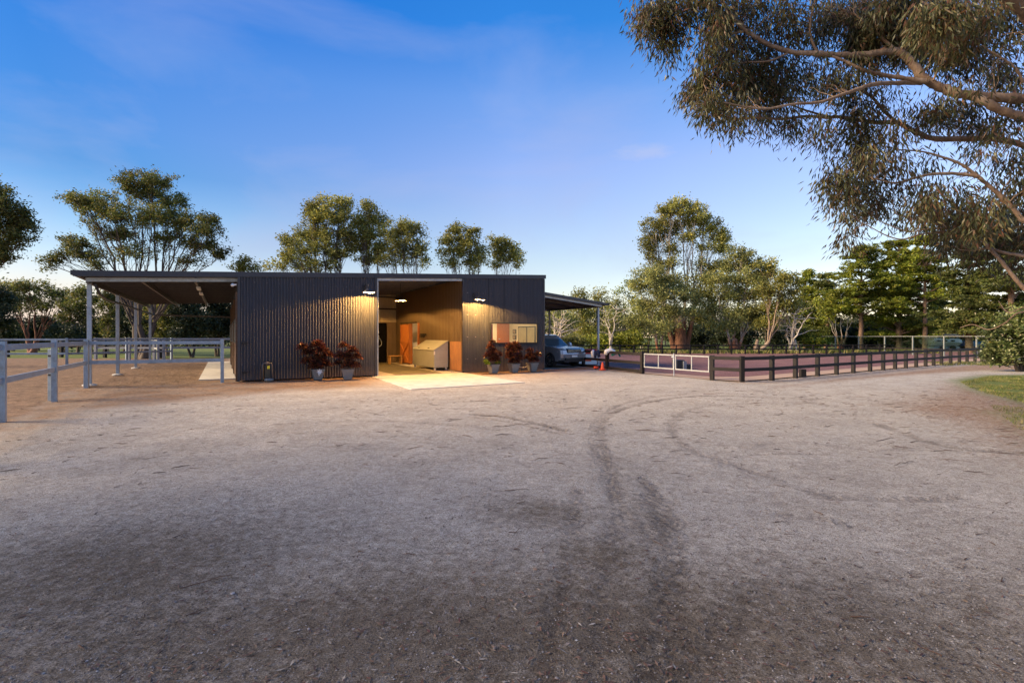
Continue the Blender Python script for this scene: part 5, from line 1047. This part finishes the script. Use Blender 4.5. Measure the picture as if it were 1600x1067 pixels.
# overhanging gum ------------------------------------------------
o = empty('overhanging_gum', 'large overhanging gum whose limbs and drooping leaves fill the upper right', 'tree', (14.6, 9.5, 0)); rt = Vector((14.6, 9.5, 0))
rng = np.random.default_rng(77); wood = []; LIMB = []
tk_ = [(0, 0, -.2), (-.1, 0, 1.2), (-.3, .1, 2.6), (-.7, .1, 4.0), (-.6, .2, 6.0), (-.9, .2, 8.5), (-1.6, 0, 11)]
wood.append(tube_np(smooth3(tk_), np.linspace(.62, .22, len(smooth3(tk_))), 12))
def limb(pts, r0, r1, Y0, Y1, start=None):
    """photo-traced limb: (px,py) list from the trunk side outwards, distance easing from Y0 to Y1"""
    n_ = len(pts); q = []
    first = np.array(P(pts[0][0], pts[0][1], Y0)-rt)
    if start is not None: q += [np.array(start)+(first-np.array(start))*f for f in (0, .4, .7, .88, .96)]
    for i, (x, y) in enumerate(pts):
        Y = Y0+(Y1-Y0)*i/max(1, n_-1); p = P(x, y, Y)-rt; q.append(np.array(p))
    q = smooth3(q, 6); m_ = len(q); rr = np.linspace(r0, r1, m_)*(1+.06*rng.normal(size=m_))
    rr = rr*.72*(1+.05*np.sin(np.arange(m_)*1.7)); q = q+rng.normal(size=q.shape)*rr[:, None]*.08; wood.append(tube_np(q, rr, 10)); LIMB.append(q); return q
k_ = 9.5/F
limb([(1640, 158), (1600, 155), (1540, 152), (1500, 147), (1477, 140), (1448, 126), (1428, 102), (1413, 86), (1397, 80), (1370, 83), (1340, 86), (1305, 86), (1270, 84), (1240, 82), (1205, 72), (1180, 58), (1160, 44), (1140, 20), (1125, -5)], 13*k_, 3.2*k_, 9.3, 10.3, (-.9, .1, 4.9))
limb([(1448, 128), (1420, 124), (1383, 118), (1350, 110), (1325, 98), (1300, 88)], 5.5*k_, 2.5*k_, 9.5, 9.7)
limb([(1440, 130), (1400, 130), (1365, 132), (1340, 140), (1310, 150), (1280, 160), (1240, 163), (1200, 170), (1170, 168), (1130, 160)], 5*k_, 1.2*k_, 9.6, 9.0)
limb([(1640, 200), (1600, 183), (1570, 175), (1540, 160), (1520, 152)], 10*k_, 8*k_, 9.0, 9.4, (-.7, .0, 4.4))
limb([(1640, 238), (1600, 227), (1560, 218), (1500, 217), (1460, 217), (1430, 206), (1402, 192), (1375, 192), (1340, 188), (1310, 183), (1290, 184), (1260, 182), (1220, 186), (1180, 184), (1150, 186), (1120, 180)], 9.5*k_, 1.6*k_, 10.2, 10.8, (-.7, .4, 4.1))
limb([(1402, 193), (1380, 172), (1362, 152), (1345, 140)], 4*k_, 2.2*k_, 10.4, 10.0)
limb([(1300, 184), (1270, 176), (1240, 165), (1225, 150)], 3*k_, 1.2*k_, 10.6, 10.9)
limb([(1600, 345), (1575, 318), (1545, 290), (1520, 270), (1500, 256), (1470, 245), (1440, 237), (1400, 234)], 7.5*k_, 1.4*k_, 9.2, 9.8, (.2, -.1, 3.2))
limb([(1530, 276), (1500, 272), (1460, 272), (1430, 278), (1400, 286), (1370, 280), (1340, 270)], 4*k_, 1.*k_, 9.3, 9.8)
limb([(1770, 530), (1660, 492), (1600, 450), (1570, 415), (1550, 392), (1530, 372), (1500, 360), (1470, 352), (1440, 345), (1400, 335)], 7*k_, 1.3*k_, 8.8, 9.8, (-.05, -.2, 2.0))
limb([(1500, 362), (1470, 363), (1440, 366), (1410, 374), (1385, 368), (1360, 355), (1340, 345)], 2.2*k_, .7*k_, 9.4, 9.8)
limb([(1480, 356), (1450, 358), (1420, 362), (1390, 352), (1372, 344)], 2*k_, .7*k_, 9.5, 10)
limb([(1620, 40), (1600, 14), (1575, -8), (1540, -30)], 15*k_, 12*k_, 8.6, 8.0, (-.8, .1, 6.6))
limb([(1590, 5), (1560, 16), (1530, 22), (1510, 24), (1480, 20), (1440, 4)], 3.5*k_, 2*k_, 8.6, 8.8)
limb([(1400, 80), (1385, 66), (1365, 48), (1345, 30), (1335, 22)], 4.2*k_, 1.6*k_, 9.7, 9.9)
limb([(1280, 86), (1268, 62), (1266, 36), (1274, 0), (1275, -10)], 2.8*k_, 1.8*k_, 10, 9.8)
limb([(1458, 126), (1472, 95), (1490, 62), (1497, 38), (1494, 18)], 1.8*k_, 1.0*k_, 9.2, 9.0)
limb([(1600, 130), (1585, 105), (1560, 88), (1540, 75), (1530, 55)], 2.6*k_, 1.2*k_, 8.8, 8.8)
limb([(1162, 50), (1130, 54), (1105, 50), (1086, 44), (1060, 36), (1035, 20), (1020, 5)], 2.5*k_, .9*k_, 10.2, 10.6)
limb([(1180, 58), (1150, 30), (1110, 12), (1070, -5), (1040, -10)], 2.5*k_, 1.*k_, 10.2, 10.6)
limb([(1230, 84), (1200, 96), (1160, 98), (1130, 108), (1100, 120)], 2.2*k_, .8*k_, 10, 10.2)
limb([(1600, 400), (1570, 395), (1545, 388), (1520, 392)], 3.5*k_, 1.5*k_, 9.0, 9.5)
limb([(1680, 500), (1600, 487), (1570, 505), (1545, 515), (1520, 507), (1500, 512)], 2.5*k_, .8*k_, 11.5, 13.)
limb([(1640, 470), (1600, 480), (1575, 488), (1560, 470)], 2*k_, .7*k_, 11.5, 12.5)
# leaf masses: px, py, rx, ry, density
OV = [(1020, 12, 28, 24, 1), (1005, 40, 14, 22, .9), (1038, 60, 26, 30, .9), (1052, 85, 12, 16, .6), (1060, 20, 30, 26, 1), (1100, 10, 34, 22, 1), (1135, 36, 34, 26, 1.), (1150, 70, 26, 22, .8), (1110, 48, 24, 18, .8), (1175, 15, 34, 20, .8), (1225, 18, 34, 22, .75), (1215, 52, 28, 18, .7),
      (1098, 128, 22, 22, 1), (1082, 148, 12, 26, .9), (1110, 165, 24, 22, 1), (1125, 112, 30, 24, 1), (1150, 145, 34, 28, 1), (1150, 185, 30, 14, .9), (1100, 90, 22, 16, .6), (1190, 120, 34, 24, 1), (1195, 165, 34, 20, .8), (1170, 95, 30, 16, .9), (1230, 110, 30, 20, .9), (1235, 195, 28, 16, .8), (1215, 140, 24, 18, .8), (1275, 120, 30, 22, .8), (1270, 150, 26, 14, .5), (1280, 200, 26, 10, .6),
      (1290, 40, 22, 34, .8), (1325, 20, 34, 24, 1.4), (1345, 55, 34, 26, 1.4), (1380, 30, 36, 28, 1.5), (1420, 22, 36, 24, 1.5), (1415, 60, 34, 26, 1.5), (1450, 60, 34, 34, 1.4), (1470, 25, 30, 22, 1.4), (1480, 95, 28, 24, .9), (1510, 50, 34, 30, 1), (1540, 95, 30, 24, .7), (1530, 20, 30, 20, .8), (1570, 40, 24, 28, .8), (1560, 125, 30, 14, .7), (1345, 115, 26, 16, .6), (1312, 125, 24, 18, .7), (1250, 55, 22, 20, .6),
      (1330, 150, 26, 18, .7), (1345, 175, 26, 14, .6), (1325, 210, 30, 16, .8), (1345, 228, 30, 14, .8), (1390, 150, 26, 12, .3), (1385, 215, 26, 14, .6), (1460, 165, 36, 16, .7), (1500, 175, 36, 18, .9), (1540, 190, 32, 16, .9), (1580, 200, 26, 14, .9), (1450, 190, 24, 10, .6), (1590, 160, 20, 14, .6), (1590, 120, 16, 26, .8), (1520, 135, 26, 10, .4),
      (1330, 260, 24, 14, .9), (1355, 245, 28, 16, .8), (1310, 280, 18, 16, .9), (1300, 305, 14, 14, .9), (1325, 300, 24, 16, .9), (1350, 285, 28, 16, .8), (1385, 268, 26, 14, .7), (1345, 330, 28, 13, .8), (1318, 340, 16, 12, .7), (1372, 318, 26, 14, .6), (1405, 300, 22, 12, .6), (1390, 350, 16, 8, .4), (1440, 262, 24, 10, .4),
      (1430, 325, 22, 14, .9), (1455, 310, 20, 14, .9), (1440, 345, 22, 10, .7), (1490, 300, 18, 16, .5), (1480, 335, 26, 18, .9), (1510, 350, 30, 20, 1.1), (1495, 378, 30, 16, 1), (1535, 325, 28, 20, 1.), (1550, 360, 32, 22, 1.2), (1580, 340, 28, 22, 1.1), (1590, 290, 22, 24, .8), (1575, 255, 30, 14, .7), (1590, 375, 26, 24, 1.2), (1535, 395, 26, 14, .8), (1470, 392, 18, 9, .5), (1590, 415, 20, 14, .7), (1540, 240, 26, 10, .5), (1325, 378, 5, 3, 1.)]
# the rest of the crown, above and to the right of the frame
OV += [(px, py, 70, 60, .5) for px in range(1030, 2000, 95) for py in (-60, -160)]+[(1690, y, 60, 50, .6) for y in range(20, 420, 80)]
C = []; D = []; allp = np.concatenate(LIMB)
for (px, py, rx, ry, dn) in OV:
    near_ = py > -20 and px < 1640
    Y = float(np.clip(10.35+rng.normal()*.5, 9.4, 11.6)) if px < 1430 else 9.9+rng.normal()*.7
    s = Y/F; c = np.array(P(px, py, Y)-rt); ext = np.array([rx*s, rx*s*1.0+.25, ry*s])
    nc = max(3, int(rx*ry/(52 if near_ else 330)))
    d = rng.normal(size=(nc, 3)); d /= np.linalg.norm(d, axis=1)[:, None]; cc = c+d*ext*(rng.random((nc, 1))**.5)
    for q in cc:
        l_ = np.linalg.norm(allp-q, axis=1); a = allp[np.argmin(l_)]; dl = l_.min()
        if dl < 1.3: wood.append(tube_np(bez(a, q+np.array([0, 0, .1]), (0, 0, .12*dl), 6, .03*dl, rng), np.linspace(.008, .0025, 6), 4))
        m_ = int(rng.uniform(62, 120)*dn)
        off = rng.normal(size=(m_, 3))*np.array([.14, .14, .17]); off[:, 2] -= .5*np.abs(off[:, 0])
        C.append(q+off); dd = off*np.array([2.2, 2.2, 0])+rng.normal(size=(m_, 3))*.24; dd[:, 2] -= .85; D.append(dd)
C = np.concatenate(C); D = np.concatenate(D)
V, Q = leaves_np(C, D, .150, .026, rng); link('crown', np_mesh('crown', V, Q), LF_O, o)
V, Q = merge(wood); link('trunk', np_mesh('trunk', V, Q, True), barkmat('smooth_tan_limb_bark', (.10, .055, .035), (.19, .125, .08), (.30, .22, .155), None, 4), o)
# woods behind everything
rng = np.random.default_rng(9); C = []; wood = []
for px in range(-260, 1900, 13):
    if 375 < px < 840: continue
    Y = rng.uniform(78, 100); s = Y/F; hh = rng.uniform(4.2, 7.2)*(1.0 if px > 840 else .62)
    x = (px-800)*s; wood.append(tube_np([(x, Y, 0), (x+.1, Y, hh*.5), (x+rng.normal()*.4, Y, hh*.85)], [.16, .12, .05], 5))
    for _ in range(5):
        c = np.array([x+rng.normal()*1.6, Y+rng.normal(), rng.uniform(.22, .9)*hh]); C.append(c+rng.normal(size=(150, 3))*np.array([1.2, 1.0, .62]))
C = np.concatenate(C); V, Q = leaves_np(C, rng.normal(size=C.shape), .46, .26, rng)
o = tag(link('far_woodland', np_mesh('far_woodland', V, Q), leafmat('far_leaf', [(.03, .04, .016), (.06, .07, .022), (.10, .10, .035), (.04, .05, .02)], .2, .1)), kind='stuff')
V, Q = merge(wood); tag(link('far_woodland_trunks', np_mesh('far_woodland_trunks', V, Q, True), BK_T), kind='stuff')
# ground litter: fallen leaves, twigs, pebbles, grass
rng = np.random.default_rng(21)
def scatter(n, fx, y0=2.2, y1=26, pw=2.2):
    Y = y0+(y1-y0)*rng.random(n)**pw; X = (rng.uniform(-60, 1660, n)-800)/F*Y; return X, Y
def gz(X, Y):
    i = np.clip(np.searchsorted(gx, X)-1, 0, len(gx)-2); j = np.clip(np.searchsorted(gy, Y)-1, 0, len(gy)-2); Z = ZG.reshape(gy_n, gx_n)
    fx = (X-gx[i])/(gx[i+1]-gx[i]); fy = (Y-gy[j])/(gy[j+1]-gy[j]); return (Z[j, i]*(1-fx)+Z[j, i+1]*fx)*(1-fy)+(Z[j+1, i]*(1-fx)+Z[j+1, i+1]*fx)*fy
def outb(X, Y): u = (X-A0.x)*CU+(Y-A0.y)*SU; v = -(X-A0.x)*SU+(Y-A0.y)*CU; return ~(((u > -.05) & (u < 13.6) & (v > -.02)) | ((u > 4.5) & (u < 9.2) & (v > -5.8)))
X, Y = scatter(9000, 0); X2 = np.concatenate([X, rng.normal(12, 3.2, 2200), rng.uniform(-12, 3, 1500)]); Y2 = np.concatenate([Y, rng.normal(12.5, 3, 2200), np.zeros(1500)])
lb2 = rng.uniform(-.5, 17, 1500); vb2 = -np.abs(rng.normal(.25, .5, 1500)); X2[-1500:] = A0.x+CU*lb2-SU*vb2; Y2[-1500:] = A0.y+SU*lb2+CU*vb2
up_ = rng.uniform(-4.3, -1.4, 5000); vp_ = rng.uniform(-1.5, 18, 5000); X2 = np.concatenate([X2, A0.x+CU*up_-SU*vp_, rng.normal(15, 4, 2500)]); Y2 = np.concatenate([Y2, A0.y+SU*up_+CU*vp_, rng.normal(15, 3, 2500)])
k = (outb(X2, Y2) | (rng.random(len(X2)) < .0)) & (Y2 > 2.1); X2, Y2 = X2[k], Y2[k]; n = len(X2); D = rng.normal(size=(n, 3)); D[:, 2] *= .12
def flatleaves(X, Y, D, Ln, W):
    V, Q = leaves_np(np.stack([X, Y, gz(X, Y)+.008], 1), D, Ln, W, rng); V = V.reshape(-1, 4, 3); c = V.mean(1, keepdims=True); V[:, :, 2] = c[:, :, 2]+(V[:, :, 2]-c[:, :, 2])*.25; return V.reshape(-1, 3), Q
Ls = np.where(np.abs(X2+13) < 6, .085, .045)
V, Q = flatleaves(X2, Y2, D, Ls, Ls*.26)
tag(link('fallen_leaves', np_mesh('fallen_leaves', V, Q), leafmat('dry_leaf', [(.10, .045, .025), (.20, .11, .06), (.05, .03, .02), (.30, .20, .12), (.14, .05, .03), (.34, .30, .24)], 0, .5)), kind='stuff')
parts = []
X, Y = scatter(420, 0, 2.6, 24, 1.2); X = np.concatenate([X, rng.normal(7.5, 2.6, 200), rng.normal(1, 5, 420)]); Y = np.concatenate([Y, rng.normal(12.2, 2.6, 200), rng.uniform(6.5, 15, 420)]); k = outb(X, Y) & (Y > 2.3)
for x, y in zip(X[k], Y[k]):
    a = rng.normal()*.6+(.0 if rng.random() < .7 else 1.5); l_ = rng.uniform(.03, .12)*(2.6 if rng.random() < .05 else 1); zz = float(gz(np.array([x]), np.array([y]))[0])
    p = bez((x, y, zz+.006), (x+l_*math.cos(a), y+l_*math.sin(a), zz+.009), (0, rng.normal()*.05*l_, .004), 5, l_*.012, rng); parts.append(tube_np(p, np.linspace(.0045, .002, 5)*rng.uniform(.5, 1.1), 4))
for _ in range(230):
    if rng.random() < .6: x, y = rng.normal(2.5, 5.5), rng.uniform(6, 15)
    else: x, y = rng.normal(8.5, 3), rng.normal(12.5, 2.6)
    if y < 5 or not outb(np.array([x]), np.array([y]))[0]: continue
    a = rng.normal()*.5; l_ = rng.uniform(.08, .34)*(1.8 if rng.random() < .1 else 1); zz = float(gz(np.array([x]), np.array([y]))[0])
    p = bez((x, y, zz+.012), (x+l_*math.cos(a), y+l_*math.sin(a), zz+.015), (0, rng.normal()*.08*l_, .004), 6, l_*.015, rng); parts.append(tube_np(p, np.array([.3, .8, 1, .9, .7, .2])*rng.uniform(.003, .0065), 5))
V, Q = merge(parts); tag(link('fallen_twigs', np_mesh('fallen_twigs', V, Q, True), plain('twig_bark', (.10, .055, .035), .9, var=.6, scale=2)), kind='stuff')
n = 30000; X, Y = scatter(n, 0, 2.1, 13, 1.9); k = outb(X, Y); X, Y = X[k], Y[k]; n = len(X); r_ = rng.gamma(2.0, .0011, n)+.0016
o6 = np.array([(1, 0, 0), (0, 1, 0), (-1, 0, 0), (0, -1, 0), (0, 0, .7), (0, 0, -.5)]); V = (o6[None]*rng.uniform(.6, 1.3, (n, 6, 1)))*r_[:, None, None]; V += np.stack([X, Y, gz(X, Y)+r_*.3], 1)[:, None]
fq = np.array([(0, 1, 4), (1, 2, 4), (2, 3, 4), (3, 0, 4)]); me = bpy.data.meshes.new('pebbles'); me.vertices.add(6*n); me.vertices.foreach_set('co', V.astype(np.float32).ravel())
Fq = (np.arange(n)[:, None, None]*6+fq[None]).reshape(-1, 3).astype(np.int32); me.loops.add(Fq.size); me.loops.foreach_set('vertex_index', Fq.ravel()); me.polygons.add(len(Fq)); me.polygons.foreach_set('loop_start', np.arange(0, Fq.size, 3, dtype=np.int32)); me.update(calc_edges=True)
tag(link('pebbles', me, leafmat('pebble', [(.30, .27, .24), (.12, .10, .09), (.36, .33, .30), (.22, .19, .16), (.40, .38, .35), (.16, .13, .10)], 0, 2, .9)), kind='stuff')
# grass: right-hand verge, and the field at the left
def grass_(name, n, X, Y, h, mat):
    msk = ((vn(X, Y, .7, 8)+vn(X, Y, .25, 9)*.6) > .62); X, Y = X[msk], Y[msk]; n = len(X); D = rng.normal(size=(n, 3))*.45; D[:, 2] = 1
    V, Q = leaves_np(np.stack([X, Y, gz(X, Y)+h*.4], 1), D, h, h*.16, rng); tag(link(name, np_mesh(name, V, Q), mat), kind='stuff')
def inpx(poly, n):
    W = [G(*p) for p in poly]; xs = [p.x for p in W]; ys = [p.y for p in W]; X = rng.uniform(min(xs), max(xs), n); Y = rng.uniform(min(ys), max(ys), n); k = inpoly([(p.x, p.y) for p in W], X, Y); return X[k], Y[k]
GRM = leafmat('grass_blade', [(.08, .12, .018), (.13, .17, .03), (.24, .22, .06), (.34, .26, .11), (.06, .09, .016)], .3, 1.2)
X, Y = inpx([(1500, 597), (1545, 588), (1700, 587), (1700, 640), (1620, 634), (1530, 611)], 60000); grass_('verge_grass', 0, X, Y, .07, GRM)
X, Y = inpx([(1545, 632), (1640, 640), (1640, 690), (1590, 668)], 9000); grass_('sparse_verge_grass', 0, X, Y, .05, GRM)
X, Y = inpx([(1440, 566), (1480, 572), (1640, 571), (1640, 564)], 6000); grass_('bush_edge_grass', 0, X, Y, .16, GRM)
X = rng.uniform(4, 42, 14000); Y = rng.uniform(48, 56, 14000); grass_('weeds_beyond_arena', 0, X, Y, .5, GRM)
# tall gum beside the camera at the left, added unseen to shade the foreground
rng = np.random.default_rng(55); o = empty('gum_tree', 'gum added out of view left of the camera to shade the foreground', 'tree', (-14.5, 1.6, 0)); C = []; wood = [tube_np([(0, 0, -.1), (.2, 0, 3), (0, .1, 6), (.1, 0, 9)], [.4, .3, .22, .1], 8)]
for _ in range(62):
    c = np.array([rng.normal()*2.0, rng.normal()*3.0, rng.uniform(5.2, 10.5)]); C.append(c+rng.normal(size=(150, 3))*np.array([.7, .7, .45])); wood.append(tube_np(bez((0, 0, 4.5), c, (0, 0, .6), 6, .1, rng), np.linspace(.12, .02, 6), 5))
C = np.concatenate(C); V, Q = leaves_np(C, rng.normal(size=C.shape), .26, .08, rng); link('crown', np_mesh('crown', V, Q), LF_L, o); V, Q = merge(wood); link('trunk', np_mesh('trunk', V, Q, True), BK_D, o)
